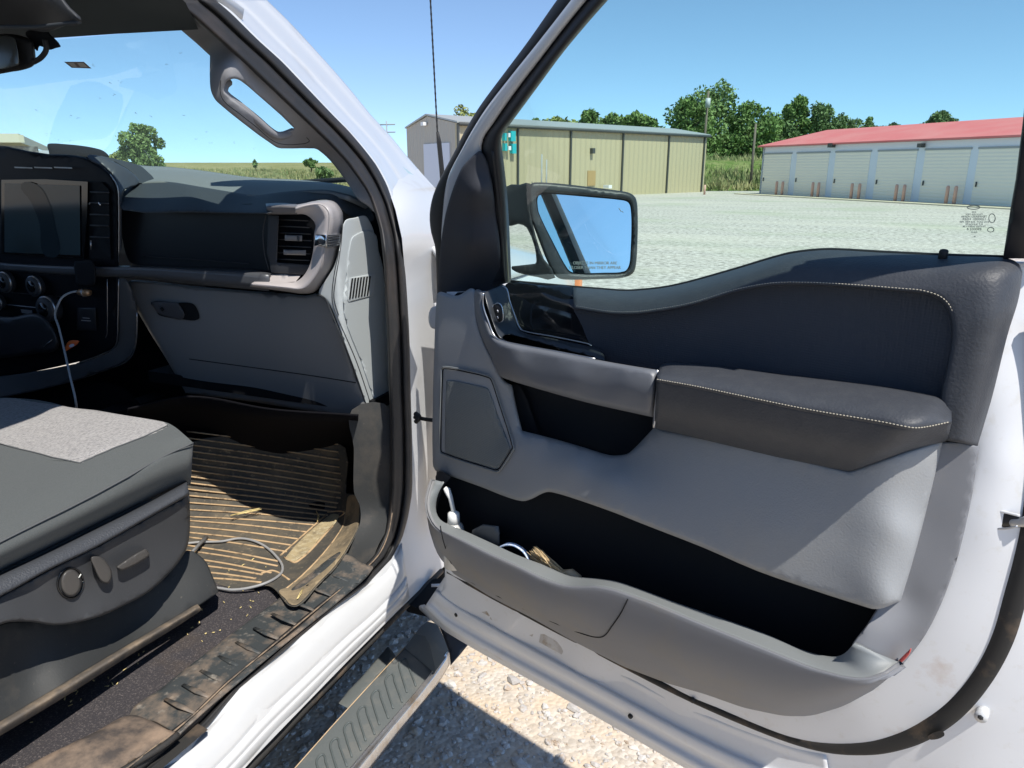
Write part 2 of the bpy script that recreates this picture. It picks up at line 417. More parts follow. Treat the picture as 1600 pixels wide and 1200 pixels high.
# hem bridging skin and inner sheet along the bottom
loft('hem', [([(655, 952), (700, 990), (900, 1102), (1080, 1206), (1200, 1275), (1420, 1396), (1560, 1445)], -.03), ([(655, 947), (700, 985), (900, 1097), (1080, 1201), (1200, 1268), (1420, 1390), (1560, 1440)], -.018), ([(662, 945), (705, 981), (900, 1091), (1080, 1194), (1200, 1262), (1420, 1380), (1560, 1430)], -.018)], D, white_dirty, DO, N=40, thick=.003)
FS = resamp(cr([(697, 898), (725, 915), (787, 949), (850, 984), (954, 1039), (1079, 1102), (1204, 1149), (1290, 1175)], False, 5), 60)
FH_ = resamp(cr([(663, 949), (700, 983), (900, 1096), (1080, 1199), (1200, 1266), (1310, 1328)], False, 5), 60)
def frw(t, o): return ([list(a*(1-t)+b*t) for a, b in zip(FS, FH_)], o+.009 if t > 0 else -.012)
loft('door_flange', [frw(0, .0), frw(.08, -.016), frw(.16, -.018), frw(.22, -.018), frw(.42, -.016), frw(.48, -.010), frw(.54, -.007), frw(.66, -.007), frw(.71, -.013), frw(.80, -.014), frw(.88, -.008), frw(.96, -.007), frw(1, -.012)], D, white_dirty, DO, N=90, sub=3, curve=False, thick=.002)
for i, (x, y, w, h) in enumerate([(742, 938, 9, 5), (756, 952, 12, 6), (775, 966, 10, 6), (737, 965, 10, 7), (800, 975, 8, 5), (818, 980, 18, 7), (861, 1005, 22, 8)]):
    a = .48
    q = [(-w, -h), (w, -h*.7), (w*1.05, h), (-w*.8, h*.9)]
    relief('drain_pocket', [(x+u*cos(a)-v*sin(a), y+u*sin(a)+v*cos(a)) for u, v in q], D, -.005, mat('stained_paint', (.48, .46, .44), .6, mix=(70, (.34, .27, .19), .46, .62), mix2=(30, (.56, .55, .54), .48, .62)), DO, rnd=(0, 0), step=6, depth=.002, sm=False)
# plugs
for x, y in ((714, 960), (986, 1118), (1083, 1093)):
    c = D(x, y, .0); tube('drain_plug', [c, c+DN*.004], .0045, rub, DO, seg=12)
# weather seal
sp = cr(seal_px, False, 6); w0 = [.0055+.004*min(1, max(0, (q[0]-1150)/300)) for q in sp]
tube('door_seal', [D(q[0], q[1], -.004-.010*min(1, max(0, (q[0]-1100)/450))) for q in sp], [k*1.25 for k in w0], rubd, DO, seg=10, flat=.6, upv=DN)
# stud + latch opening
c = D(1538, 1108, -.026); tube('door_stud', [c, c+DN*.020], .0075, white, DO, seg=20); tube('stud_socket', [c+DN*.0195, c+DN*.0206], .0035, dk, DO, seg=6)
relief('latch_opening', [(1542, 794), (1565, 800), (1592, 806), (1588, 820), (1566, 824), (1541, 816)], D, .001, black, DO, step=8, depth=.006, rnd=(2, .002))
ptube('latch_rim', [(1540, 793), (1565, 799), (1594, 806)], D, .0015, .0016, white, DO)
ptube('latch_rim', [(1539, 795), (1538, 818), (1565, 826), (1590, 822)], D, .0015, .0014, dullchrome, DO)
relief('latch_plate', [(1578, 812), (1592, 810), (1612, 804), (1614, 820), (1590, 824), (1578, 822)], D, .002, dullchrome, DO, step=6, rnd=(2, .003))
relief('pull_tab', [(1560, 930), (1564, 932), (1560, 955), (1550, 980), (1543, 986), (1550, 960)], D, -.014, rubd, DO, step=8, rnd=(2, .002))
relief('seal_clip', [(1450, 1150), (1472, 1142), (1475, 1150), (1455, 1156)], D, .006, rubd, DO, step=8)

# ---- window frame
L_out = [(1020, -205), (949, -106), (871, 0), (826, 64), (784, 120), (750, 166), (726, 206), (710, 238), (697, 262), (684, 288), (676, 310), (672, 336), (674, 362), (680, 385), (682, 420), (683, 460)]
L_w = [(1050, -205), (975, -108), (893, 0), (840, 68), (800, 118), (760, 170), (735, 210), (720, 238), (711, 255), (703, 273), (697, 299), (694, 330), (692, 360), (691, 400), (690, 420), (690, 460)]
L_r = [(1075, -205), (1000, -106), (916, 0), (882, 42), (850, 84), (810, 136), (780, 178), (768, 196), (757, 211), (752, 224), (751, 240), (751, 300), (751, 400), (751, 450)]
L_i = [(1120, -205), (1040, -107), (950, 0), (920, 34), (880, 82), (840, 136), (800, 190), (788, 206), (783, 217), (788, 260), (793, 310), (796, 360), (799, 441)]
loft('outer_weatherstrip', [(L_out, -.075), (L_out, -.03), ([((a[0]+b[0])/2, (a[1]+b[1])/2) for a, b in zip(L_out, L_w)], -.015), (L_w, -.012)], DT, rub, DO, N=80, sub=3, thick=.004)
loft('window_frame', [(L_w, -.012), (L_w, .0), ([(a[0]*.5+b[0]*.5, a[1]*.5+b[1]*.5) for a, b in zip(resamp(L_w, 30), resamp(L_r, 30))], .006), (L_r, .002), (L_r, -.008)], DT, white, DO, N=80, sub=3, curve=True, thick=.003)
loft('window_channel', [(L_r, -.008), ([(a[0]*.6+b[0]*.4, a[1]*.6+b[1]*.4) for a, b in zip(resamp(L_r, 30), resamp(L_i, 30))], .012), ([(a[0]*.15+b[0]*.85, a[1]*.15+b[1]*.85) for a, b in zip(resamp(L_r, 30), resamp(L_i, 30))], .010), (L_i, -.03)], DT, mat('frame_black', (.014, .015, .018), .5, spec=.4), DO, N=80, sub=3, thick=.004)
ptube('glass_run', [(778, 236), (783, 290), (788, 345), (792, 400), (794, 440)], DT, .004, .0018, mat('run_strip', (.16, .15, .10), .5), DO)
ptube('glass_run', [(770, 236), (777, 300), (783, 360), (788, 440)], DT, .014, .003, rub, DO)
# top rail and rear post, beyond the picture and at its right edge
def sweep_box(name, path, w, mt, parent, o0=-.03, o1=.015):
    parts = []
    for (s0, z0), (s1, z1) in zip(path[:-1], path[1:]):
        pass
    V = []; n = len(path); Fc = []
    for i, (s, z) in enumerate(path):
        a = path[max(i-1, 0)]; b = path[min(i+1, n-1)]; t = np.array([b[0]-a[0], b[1]-a[1]]); t /= np.linalg.norm(t); nx, nz = -t[1], t[0]
        for ww, oo in ((-w/2, o0), (w/2, o0), (w/2, o1), (-w/2, o1)): V.append(dsz(s+nx*ww, z+nz*ww, oo))
    for i in range(n-1):
        for k in range(4): Fc.append((i*4+k, i*4+(k+1) % 4, i*4+4+(k+1) % 4, i*4+4+k))
    Fc += [(0, 1, 2, 3), tuple((n-1)*4+k for k in (3, 2, 1, 0))]
    o = mesh(name, V, Fc, mt, parent, smooth=False); bev(o, .006, 2); return o
def inv(P): return ((P-DP)@DU, P[2])
_a = inv(DT(1060, -205)); _b = inv(DT(1100, -205)); _c = inv(DT(1675, -175)); _d = inv(DT(1645, -175)); zt0 = _a[1]
sweep_box('window_frame', [_a, (_a[0]+.06, zt0+.035), (_a[0]+.16, zt0+.05), (_c[0]-.14, zt0+.05), (_c[0]-.05, zt0+.02), _c], .035, white, DO, -.035, -.001)
sweep_box('window_channel', [_b, (_b[0]+.05, zt0+.012), (_b[0]+.14, zt0+.02), (_d[0]-.12, zt0+.02), (_d[0]-.04, zt0-.005), _d], .035, MATS['frame_black'], DO, -.03, .012)
relief('post_channel', [(1567, 404), (1579, 325), (1587, 280), (1598, 190), (1618, 0), (1630, -170), (1656, -170), (1644, 0), (1624, 200), (1614, 280), (1606, 404)], DT, .0, MATS['frame_black'], DO, sm=False, depth=.035, rnd=(6, .006), step=20)
relief('window_frame', [(1604, 408), (1612, 280), (1631, 100), (1646, -60), (1654, -175), (1676, -175), (1664, 0), (1642, 280), (1636, 408)], DT, -.005, white, DO, sm=False, depth=.04, rnd=(6, .006), step=20)
# glass
gpx = [(797, 452), (788, 300), (779, 214), (945, -4), (1110, -208), (1300, -262), (1560, -255), (1640, -190), (1628, 0), (1600, 200), (1585, 300), (1575, 412), (1480, 412), (1262, 404), (1100, 446), (1000, 464), (900, 458)]
prism('window_glass', [DT(x, y, -.022) for x, y in gpx], -DTn*.0035, glass_d, DO)['label'] = 'clear green tinted window glass'
# ---- mirror sail trim
sail = relief('mirror_sail_trim', [(744, 239), (750, 236), (757, 243), (765, 262), (775, 330), (781, 380), (786, 452), (786, 452), (760, 462), (736, 468), (683, 478), (683, 478), (687, 400), (694, 345), (705, 303), (720, 265), (732, 250)], DT,
   [(744, 245, .02), (740, 300, .05), (738, 380, .048), (735, 455, .012), (725, 300, .04), (700, 400, .010), (690, 455, .0), (712, 330, .026), (755, 300, .04), (765, 400, .03), (778, 430, .012), (770, 330, .018), (760, 270, .018), (718, 450, .018), (700, 462, .010), (740, 468, .012), (765, 462, .010)], mat('soft_charcoal', (.04, .042, .05), .7, bump=(600, .3, .0006), spec=.3), DO, rnd=(5, .006), step=8, depth=.02)

# ---- inner trims
backing = relief('trim_backing', [(700, 470), (790, 460), (900, 462), (1000, 470), (1200, 425), (1480, 415), (1560, 420), (1545, 560), (1510, 740), (1460, 930), (1390, 1040), (1250, 1095), (1100, 1065), (900, 980), (760, 915), (690, 860), (684, 700)], D, .012, pock, DO, step=30, depth=.008, rnd=(0, 0))
pk = relief('pocket_back', [(688, 742), (730, 740), (900, 760), (1100, 840), (1400, 930), (1420, 1000), (1330, 1050), (1200, 1030), (900, 930), (690, 830)], D, .022, pock, DO, step=30, depth=.004)
# pocket floor: real bottom of the map pocket
loft('pocket_floor', [([(690, 838), (850, 905), (1000, 960), (1200, 1030), (1330, 1060)], .024), ([(690, 850), (850, 930), (1000, 985), (1200, 1055), (1330, 1075)], .11)], D, pock, DO, N=20, sub=2)
belt = [(799, 441), (898, 449), (935, 452), (975, 455), (1000, 454), (1037, 450), (1075, 442), (1150, 421), (1225, 399), (1262, 393), (1300, 391), (1375, 395), (1480, 400), (1568, 403)]
stitch = [(900, 483), (952, 491), (984, 492), (1010, 490), (1075, 479), (1150, 457), (1206, 447), (1262, 446), (1337, 450), (1412, 456), (1442, 459), (1467, 468), (1482, 488), (1487, 522), (1481, 565), (1470, 618)]
# recessed insert
relief('door_insert', [(898, 470), (960, 478), (1010, 478), (1075, 466), (1150, 446), (1262, 436), (1440, 448), (1490, 470), (1500, 520), (1492, 600), (1485, 660), (1300, 640), (1100, 620), (1020, 640), (960, 600), (925, 545), (910, 510)], D,
   [(905, 500, .040), (1000, 500, .040), (1100, 500, .038), (1200, 480, .037), (1300, 480, .036), (1400, 480, .038), (1460, 490, .044), (1470, 560, .046), (1440, 600, .040), (1300, 580, .034), (1150, 560, .034), (1000, 560, .034), (1040, 610, .036), (1400, 540, .036)], perf, DO, step=14, depth=.006)
# upper roll: between belt and stitch, wrapping the rear corner
ub = [(896, 449)]+belt[2:]+[(1585, 408), (1595, 418), (1596, 432), (1590, 470), (1574, 522), (1551, 615), (1538, 660), (1527, 697)]
ui = [(896, 482)]+stitch+[(1472, 640), (1477, 688)]
UB = resamp(cr(ub, False, 6), 90); UI = resamp(cr(ui, False, 6), 90)
def urow(t, o, o2):
    R_ = [list(a*(1-t)+b*t) for a, b in zip(UB, UI)]; w = [min(1, max(0, (k/89-.62)/.16)) for k in range(90)]
    return ([r for r in R_], [o*(1-q)+o2*q for q in w])
loft('upholstered_top', [urow(0, -.012, .004), urow(0, .002, .018), urow(.12, .020, .044), urow(.30, .038, .060), urow(.5, .050, .066), urow(.75, .058, .068), urow(.95, .062, .068), urow(1, .056, .062), urow(1, .035, .04)], D, leather, DO, N=130, sub=3, curve=False, thick=.004)
stitches('stitching', [(q[0], q[1]-5) for q in stitch[:11]]+[(1472, 465), (1488, 486), (1493, 522), (1487, 566), (1476, 618)], D, .0625, thread, DO, pitch_m=.0036, r=.0006, lift=.004)
# lock knob and sill line
c0 = D(1472, 408, .012); c1 = D(1475.5, 389, .012); tube('lock_knob', [c0, c0+(c1-c0)*.8, c0+(c1-c0)*.94, c1], [.0048, .0048, .0040, .0015], rub, DO, seg=12); tube('lock_bezel', [c0+np.array([0, 0, -.004]), c0+np.array([0, 0, .002])], [.009, .0065], rub, DO, seg=16)
ptube('belt_strip', [(799, 440)]+belt[1:], D, -.006, .003, rub, DO)

# gloss panel ahead of the leather
relief('gloss_panel', [(789, 447), (799, 441), (850, 446), (898, 450), (899, 470), (908, 495), (918, 520), (928, 541), (928, 541), (900, 532), (816, 516), (806, 500), (796, 472)], D, [(800, 442, .0), (898, 451, .0), (795, 456, .02), (898, 462, .022), (850, 456, .022), (850, 480, .036), (810, 490, .036), (905, 500, .036), (915, 535, .036), (850, 515, .036)], black, DO, step=7, rnd=(2, .002))
relief('tray_opening', [(795, 522), (816, 518), (925, 540), (940, 546), (948, 560), (940, 572), (900, 560), (800, 540), (785, 527)], D, .028, blk, DO, step=10)
# bezel
bz = relief('switch_bezel', [(756, 457), (756, 457), (775, 449), (789, 446), (796, 470), (806, 500), (816, 518), (860, 528), (923, 541), (923, 541), (936, 544), (944, 556), (944, 564), (915, 555), (880, 546), (825, 530), (796, 523), (785, 527), (792, 533), (780, 527), (770, 505), (760, 475)], D,
   [(757, 458, .09), (770, 505, .10), (785, 528, .10), (787, 450, .045), (800, 495, .05), (816, 517, .052), (923, 541, .05), (775, 475, .078), (785, 510, .08), (860, 530, .055), (944, 562, .06), (900, 550, .06)], mat('bezel_dark', (.03, .033, .038), .3, spec=.5), DO, step=6, rnd=(2, .002))
ptube('chrome_line', [(786, 447), (792, 452), (797, 472), (806, 497), (811, 510), (818, 517), (860, 525), (918, 537), (924, 540)], D, .056, .0012, dullchrome, DO)
relief('window_switch', [(771, 477), (779, 475), (784, 480), (786, 499), (782, 503), (776, 502), (771, 484)], D, .087, rub, DO, step=4, rnd=(2, .003), sm=False)
ptube('switch_ring', [(770, 478), (778, 473.5), (784, 479), (786, 500), (781, 504), (775, 503), (770, 484), (770, 478)], D, .086, .0008, chrome, DO)
for y in (484, 494): ptube('switch_mark', [(777, y), (778.5, y+4)], D, .0925, .0011, dullchrome, DO, sm=False)
ptube('tray_clip', [(870, 543), (876, 544)], D, .05, .002, chrome, DO, sm=False)

# big gray fore panel and bulge
fore_out = [(682, 463), (684, 458), (690, 456), (712, 462), (722, 459), (734, 451), (741, 452), (745, 462), (746, 500), (757, 535), (770, 560), (786, 592), (800, 602), (800, 602), (808, 640), (816, 673), (816, 673), (871, 687), (915, 700), (952, 711), (971, 711), (984, 707), (1022, 668), (1022, 668), (1150, 690), (1326, 735), (1326, 735), (1412, 705), (1475, 686), (1475, 686), (1471, 700), (1446, 804), (1408, 937), (1400, 942), (1371, 952), (1345, 946), (1267, 921), (1183, 892), (1100, 856), (1000, 817), (960, 801), (900, 780), (862, 769), (850, 770), (830, 780), (816, 783), (790, 776), (760, 764), (730, 753), (704, 744), (680, 735), (676, 715), (676, 640), (678, 560)]
fore_ctrl = [(684, 462, .035), (712, 464, .05), (740, 456, .055), (684, 520, .045), (680, 600, .045), (678, 700, .045), (720, 520, .062), (700, 640, .055), (740, 560, .066), (760, 640, .07), (740, 700, .066), (700, 735, .05), (800, 620, .06), (808, 660, .07), (812, 700, .085), (780, 690, .07), (790, 730, .08), (760, 740, .072), (820, 760, .092), (850, 755, .097), (816, 780, .09),
  (870, 690, .075), (920, 703, .075), (970, 715, .075), (1000, 700, .075), (1030, 680, .08), (900, 720, .098), (960, 745, .105), (870, 740, .099), (900, 770, .106), (1000, 800, .118), (1100, 840, .12), (1060, 730, .10), (1100, 760, .108), (1200, 780, .11), (1200, 830, .117), (1200, 885, .12), (1200, 715, .10), (1250, 740, .104), (1250, 830, .115), (1250, 905, .119), (1326, 745, .108), (1326, 840, .115), (1330, 932, .118), (1375, 730, .108), (1375, 840, .115), (1375, 943, .118), (1400, 722, .103), (1395, 830, .111), (1392, 938, .115), (1425, 712, .093), (1415, 830, .101), (1402, 936, .108), (1450, 705, .078), (1430, 830, .085), (1407, 935, .098), (1470, 700, .062), (1442, 815, .068), (1408, 936, .09)]
fp = relief('lower_trim', fore_out, D, fore_ctrl, gray, DO, rnd=(7, .010), step=10, depth=.05, n=3)
relief('pull_pocket', [(795, 590), (900, 610), (1030, 640), (1030, 680), (975, 716), (870, 692), (812, 678)], D, .018, pock, DO, step=15)
relief('pocket_side', [(799, 603), (815, 606), (850, 690), (871, 688), (812, 674)], D, .035, pock, DO, step=15)
# crease lip under the pull pocket
# right column + rear lower corner
relief('rear_column', [(1470, 690), (1470, 690), (1500, 691), (1530, 698), (1530, 698), (1524, 740), (1517, 783), (1500, 858), (1475, 933), (1446, 992), (1412, 1037), (1412, 1037), (1380, 1044), (1345, 1024), (1332, 1009), (1333, 1004), (1354, 977), (1371, 950), (1390, 930), (1400, 935), (1436, 804), (1462, 700)], D,
   [(1475, 695, .055), (1448, 815, .056), (1412, 935, .058), (1500, 695, .052), (1480, 800, .052), (1445, 920, .054), (1410, 1000, .062), (1528, 700, .046), (1515, 790, .046), (1475, 930, .046), (1446, 990, .048), (1413, 1036, .056), (1380, 985, .088), (1350, 1000, .104), (1335, 1008, .108), (1345, 1022, .108), (1385, 1042, .085)], gray_dusty, DO, rnd=(3, .004), step=9, depth=.03, n=3)
# pocket rim + front
rim_in = [(694, 754), (685, 771), (681, 790), (683, 804), (692, 815), (725, 829), (767, 848), (808, 867), (850, 883), (888, 899), (908, 902), (933, 904), (962, 908), (996, 919), (1058, 942), (1142, 971), (1200, 992), (1258, 1017), (1300, 1026), (1318, 1022), (1334, 1006)]
rim_out = [(677, 749), (669, 771), (667, 792), (673, 812), (683, 825), (725, 844), (767, 865), (808, 883), (850, 904), (883, 915), (908, 916), (933, 915), (962, 921), (1017, 940), (1100, 975), (1200, 1015), (1267, 1042), (1317, 1056), (1350, 1060), (1383, 1054), (1411, 1037)]
bot = [(672, 752), (666, 772), (665, 795), (671, 830), (683, 867), (708, 896), (767, 933), (830, 965), (892, 1000), (975, 1042), (1040, 1067), (1100, 1084), (1162, 1106), (1225, 1119), (1267, 1119), (1317, 1104), (1367, 1077), (1390, 1058), (1412, 1038)]
rimg = mat('gray_plastic_rim', (.20, .215, .22), .5, bump=(900, .25, .0006), spec=.4)
ri_in = [.085, .092, .096, .100]+[.102]*15+[.11, .115]
ri_out = [.088, .110, .125, .133]+[.137]*12+[.135, .133, .128, .115, .085]
loft('pocket_rim', [(rim_in, [v-.02 for v in ri_in]), (rim_in, ri_in), ([((a[0]+b[0])/2, (a[1]+b[1])/2) for a, b in zip(rim_in, rim_out)], [(a+b)/2+.001 for a, b in zip(ri_in, ri_out)]), (rim_out, ri_out)], D, rimg, DO, N=110, sub=3, smooth_rows=False, thick=.004)
RO = resamp([list(p)+[o] for p, o in zip(rim_out, ri_out)], 60); BO = resamp([list(p)+[0] for p in bot], 60)
def prow(t, o, e):
    R = []
    for i, (a, b) in enumerate(zip(RO, BO)):
        q = a*(1-t)+b*t; oo = o if o is not None else a[2]
        oo = min(oo, a[2]+.008); R.append([q[0], q[1], oo])
    return (R, [r[2] for r in R])
rows = []
for t, o in ((0, None), (.04, .142), (.25, .140), (.5, .133), (.7, .118), (.85, .092), (.94, .062), (1., .02)):
    R, oo = prow(t, o, 0); rows.append(([r[:2] for r in R], oo))
loft('pocket_front', rows, D, gray_dusty, DO, N=90, sub=3, curve=False, thick=.005)
ptube('panel_seam', [(690, 820), (697, 850), (712, 890), (760, 922), (830, 958), (880, 978), (918, 992), (935, 996), (945, 992), (953, 981), (968, 962), (982, 933)], lambda x, y, o: D(x, y, o), 0, .0009, blk, DO) if False else None
_pc = []
for t, o in ((0, .137), (.04, .142), (.25, .140), (.5, .133), (.7, .118), (.85, .092), (.94, .062), (1., .02)):
    for a, b in list(zip(RO, BO))[::3]: q = a*(1-t)+b*t; _pc.append((q[0], q[1], min(o, a[2]+.008)))
_pf = tps(_pc, 1e-4)
def pf_o(x, y): return float(_pf(np.array([[x, y]]))[0])
sm_ = cr([(688, 822), (694, 850), (708, 886), (724, 902), (767, 926), (830, 957), (880, 979), (915, 992), (935, 996), (945, 993), (955, 980), (970, 958), (981, 936)], False, 5)
tube('panel_seam', [D(q[0], q[1], pf_o(q[0], q[1])+.0012) for q in sm_], .0009, blk, DO, seg=6)
# armrest
at = [(1030, 572), (1041, 566), (1112, 571), (1225, 586), (1262, 590), (1375, 604), (1450, 617), (1478, 625), (1487, 636)]
am = [(1026, 594), (1088, 605), (1150, 618), (1262, 641), (1375, 660), (1410, 667), (1430, 670), (1450, 668), (1487, 660)]
ab = [(1022, 669), (1100, 687), (1180, 706), (1260, 725), (1326, 740), (1337, 736), (1375, 723), (1412, 710), (1480, 689)]
mid = lambda A, B, t: [(a[0]*(1-t)+b[0]*t, a[1]*(1-t)+b[1]*t) for a, b in zip(A, B)]
e = [0, 0, 0, 0, 0, 0, -.006, -.02, -.045]
ado = lambda v: [v+k for k in e]
loft('armrest_pad', [(at, ado(.075)), (mid(at, am, .22), ado(.108)), (mid(at, am, .5), ado(.134)), (mid(at, am, .78), ado(.149)), (am, ado(.153)), (mid(am, ab, .05), ado(.149))], D, leather, DO, N=70, sub=4, thick=.004)['label'] = 'padded dark leather armrest top'
loft('armrest_side', [(mid(am, ab, .02), ado(.151)), (mid(am, ab, .12), ado(.150)), (mid(am, ab, .5), ado(.142)), (mid(am, ab, .8), ado(.125)), (ab, ado(.100))], D, leather, DO, N=70, sub=4, thick=.004)
relief('armrest_back', [(1024, 600), (1035, 572), (1112, 575), (1300, 598), (1480, 630), (1478, 680), (1330, 730), (1030, 665)], D, .055, leather, DO, step=20)
stitches('stitching', [(q[0], q[1]-1.5, .1535+k) for q, k in zip(am, e)], D, 0, thread, DO, pitch_m=.0036, r=.0007, lift=.001)
ptube('armrest_cap', [(1022, 668), (1024, 630), (1027, 578)], D, .118, .0022, dullchrome, DO)
# pull trim
pull_out = [(741, 455), (748, 452), (756, 457), (756, 457), (754, 475), (761, 500), (769, 521), (778, 531), (810, 539), (870, 550), (960, 567), (1027, 578), (1027, 578), (1025, 610), (1020, 652), (1020, 652), (921, 630), (859, 613), (790, 592), (780, 586), (766, 555), (752, 525), (743, 494), (740, 468)]
relief('pull_handle', pull_out, D, [(742, 456, .06), (754, 458, .088), (755, 490, .095), (745, 500, .075), (765, 530, .108), (758, 540, .088), (775, 575, .10), (780, 545, .12), (820, 545, .122), (800, 570, .125), (820, 600, .118), (900, 562, .128), (900, 590, .134), (900, 620, .124), (960, 580, .13), (980, 600, .136), (980, 635, .126), (1020, 582, .13), (1020, 615, .136), (1018, 648, .126)], pull, DO, rnd=(9, .014), step=8, depth=.04, n=3)['label'] = 'dark satin pull handle with rolled edges'
ptube('handle_edge', [(755, 458), (755, 478), (763, 502), (771, 522), (780, 531), (812, 539), (870, 549.5), (930, 561)], D, .108, .0015, dullchrome, DO)
# speaker
relief('speaker_frame', [(690, 577), (693, 572), (721, 577), (765, 589), (770, 595), (780, 625), (803, 698), (800, 706), (782, 734), (776, 738), (690, 710), (687, 703)], D, lambda x, y: float(tps_f(np.array([[x, y]]))[0])+.0035, gray, DO, rnd=(3, .004), step=9, depth=.01) if False else None
tps_f = tps(fore_ctrl)
so_ = lambda d: (lambda x, y: float(tps_f(np.array([[x, y]]))[0])+d)
sp_out = [(690, 577), (693, 573), (721, 577), (765, 588), (770, 595), (780, 625), (803, 699), (800, 706), (782, 734), (776, 737), (768, 735), (690, 709), (687, 702)]
sp_in = [(697, 598), (699, 594), (722, 597), (760, 606), (764, 610), (775, 640), (797, 700), (795, 705), (778, 731), (774, 732), (698, 708), (695, 703)]
relief('speaker_frame', sp_out, D, so_(.002), gray, DO, rnd=(3, .003), step=9, depth=.01)
relief('speaker_grille', sp_in, D, so_(.0045), grille, DO, rnd=(2, .002), step=9, depth=.004)
for L, dd, rr, mm in ((sp_out, .004, .0015, rimg), ([(q[0]+(735-q[0])*.035, q[1]+(655-q[1])*.035) for q in sp_out], .0035, .0010, blk)):
    c = cr(L+[L[0]], False, 4); tube('speaker_trim_line', [D(q[0], q[1], so_(dd)(q[0], q[1])) for q in c], rr, mm, DO, seg=6)
relief('reflector', [(1401, 1036), (1420, 1016), (1424, 1013), (1420, 1024), (1405, 1038)], D, .083, mat('red_reflector', (.5, .08, .07), .3), DO, step=6, rnd=(2, .002))
# little gap pieces between fore panel and rim on the far left
relief('pocket_end', [(683, 738), (700, 742), (704, 746), (694, 758), (688, 775), (684, 790), (683, 806), (692, 815), (700, 818), (712, 830), (700, 830), (686, 812), (680, 790), (682, 768)], D, .06, dk, DO, step=8)
# hinge side
for y0, y1 in ((482, 512),):
    relief('hinge', [(673, y0), (690, y0-4), (700, y0), (700, y1), (688, y1+3), (672, y1-2)], D, -.02, white, DO, rnd=(3, .005), step=6, depth=.04)
ptube('door_check', [(648, 652), (655, 653), (664, 655), (680, 657), (700, 660)], D, -.025, .0045, rub, DO)
ptube('door_check_end', [(649, 646), (655, 652), (650, 659)], D, -.02, .0055, rub, DO)
ptube('wire_boot', [(660, 560), (668, 590), (680, 620), (700, 640)], D, -.05, .01, rub, DO) if False else None

# glass etching
ex = DU; ez = np.array([0, 0, 1.])+DTn*.0; g0 = lambda x, y: DT(x, y, -.018)
etch = mat('etched_ink', (.20, .22, .21), .6)
rr_ = (DT(1540, 350)-DT(1530, 350)); upd = DT(1530, 340)-DT(1530, 350)
for k, (y, s_, t_) in enumerate([(331.5, .0032, 'AS2'), (335, .0032, 'CAN USA MEX'), (338.5, .0040, 'TEMPERED M2P30'), (342.5, .0048, '1200001 HSER'), (346.8, .0038, 'E15 DOT 356 43R 700'), (350.5, .0034, 'FLT SUNGATE'), (354, .0034, 'TINTED SAFETY E6'), (358.2, .0048, '890002 8'), (363, .003, 'FLE-D'), (366, .003, '. . . .'), (370, .0032, 'M .')]):
    text('glass_marking', t_, g0(1522, y), -rr_, upd, s_*.78, etch, DO)
for x, y, w, h in ((1521, 324, 10, 3), (1550, 341, 5, 7), (1548, 359, 5, 3.6)):
    c = [(x+w*cos(a), y+h*sin(a)) for a in np.linspace(0, 2*pi, 17)]; tube('glass_marking', [g0(*q) for q in c], .00045, etch, DO, seg=4)

# ---- wing mirror
MC = D(905, 365, -.30)
_t = D(897, 372, -.30); _v = _t-CAM; _v /= np.linalg.norm(_v); _r = dsz(1.06, 1.56, -.04)-_t; _r /= np.linalg.norm(_r)
mN = _r-_v; mN /= np.linalg.norm(mN)
MP = lambda x, y, o=0.: hit(x, y, MC+mN*o, mN)
hous = mat('mirror_black_plastic', (.022, .024, .026), .45, bump=(300, .3, .0008), spec=.45, mix=(20, (.06, .06, .06), .55, .85))
mout = [(826, 296), (829, 288), (836, 285), (870, 286.5), (920, 292), (967, 298), (985, 302), (994, 311), (996.5, 335), (996, 380), (994, 412), (989, 427), (973, 434), (945, 436), (885, 437), (870, 433), (858, 415), (840, 370), (828, 335)]
mglass = [(840, 320), (841, 307), (848, 303), (873, 304), (920, 308), (972, 313), (982, 317), (985.5, 328), (986.5, 354), (985, 395), (982.5, 415), (975, 424), (945, 426), (897, 426), (887, 420), (865, 380), (843, 335)]
relief('mirror_housing', mout, MP, .0, hous, DO, holes=[[(q[0]+(q[0]-915)*.02, q[1]+(q[1]-365)*.03) for q in mglass]], rnd=(5, .010), step=6, depth=.09)['label'] = 'black wing mirror housing seen through the window glass'
relief('mirror_well', [(q[0]+(q[0]-915)*.03, q[1]+(q[1]-365)*.04) for q in mglass], MP, -.015, rub, DO, step=14)
relief('mirror_glass', mglass, MP, -.008, mat('mirror_silver', (.84, .9, .93), .0, metal=1), DO, step=30, depth=.003)
relief('mirror_shell', [(826, 296), (829, 288), (836, 285), (967, 298), (994, 311), (996, 380), (994, 412), (973, 434), (885, 437), (858, 415), (828, 335)], MP, -.10, hous, DO, rnd=(18, .05), step=10, depth=.02) if False else None
relief('mirror_arm', [(790, 292), (812, 288.5), (829, 287), (829, 330), (838, 372), (850, 405), (868, 434), (840, 433), (812, 427), (800, 421), (800, 416), (836, 412), (838, 406), (835, 385), (823, 356), (810, 350), (790, 352)], MP, [(790, 292, -.06), (829, 290, .0), (790, 350, -.06), (830, 340, .0), (860, 425, .0), (805, 420, -.04), (830, 380, -.01)], hous, DO, rnd=(4, .006), step=8, depth=.04, n=2)
for t_, y in (('OBJECTS IN MIRROR ARE', 411.2), ('CLOSER THAN THEY APPEAR', 418.3)):
    a = MP(910, y, -.0072); b = MP(950, y, -.0072); u_ = MP(925, y-5, -.0072)-MP(925, y, -.0072)
    text('mirror_lettering', t_, MP(930, y+(0), -.0072), b-a, u_, .0088, etch, DO)
for p_ in ([(967, 325), (969, 328), (971, 331)], [(972, 330), (974, 332)]): ptube('warning_icon', p_, MP, -.0075, .0006, etch, DO, sm=False)

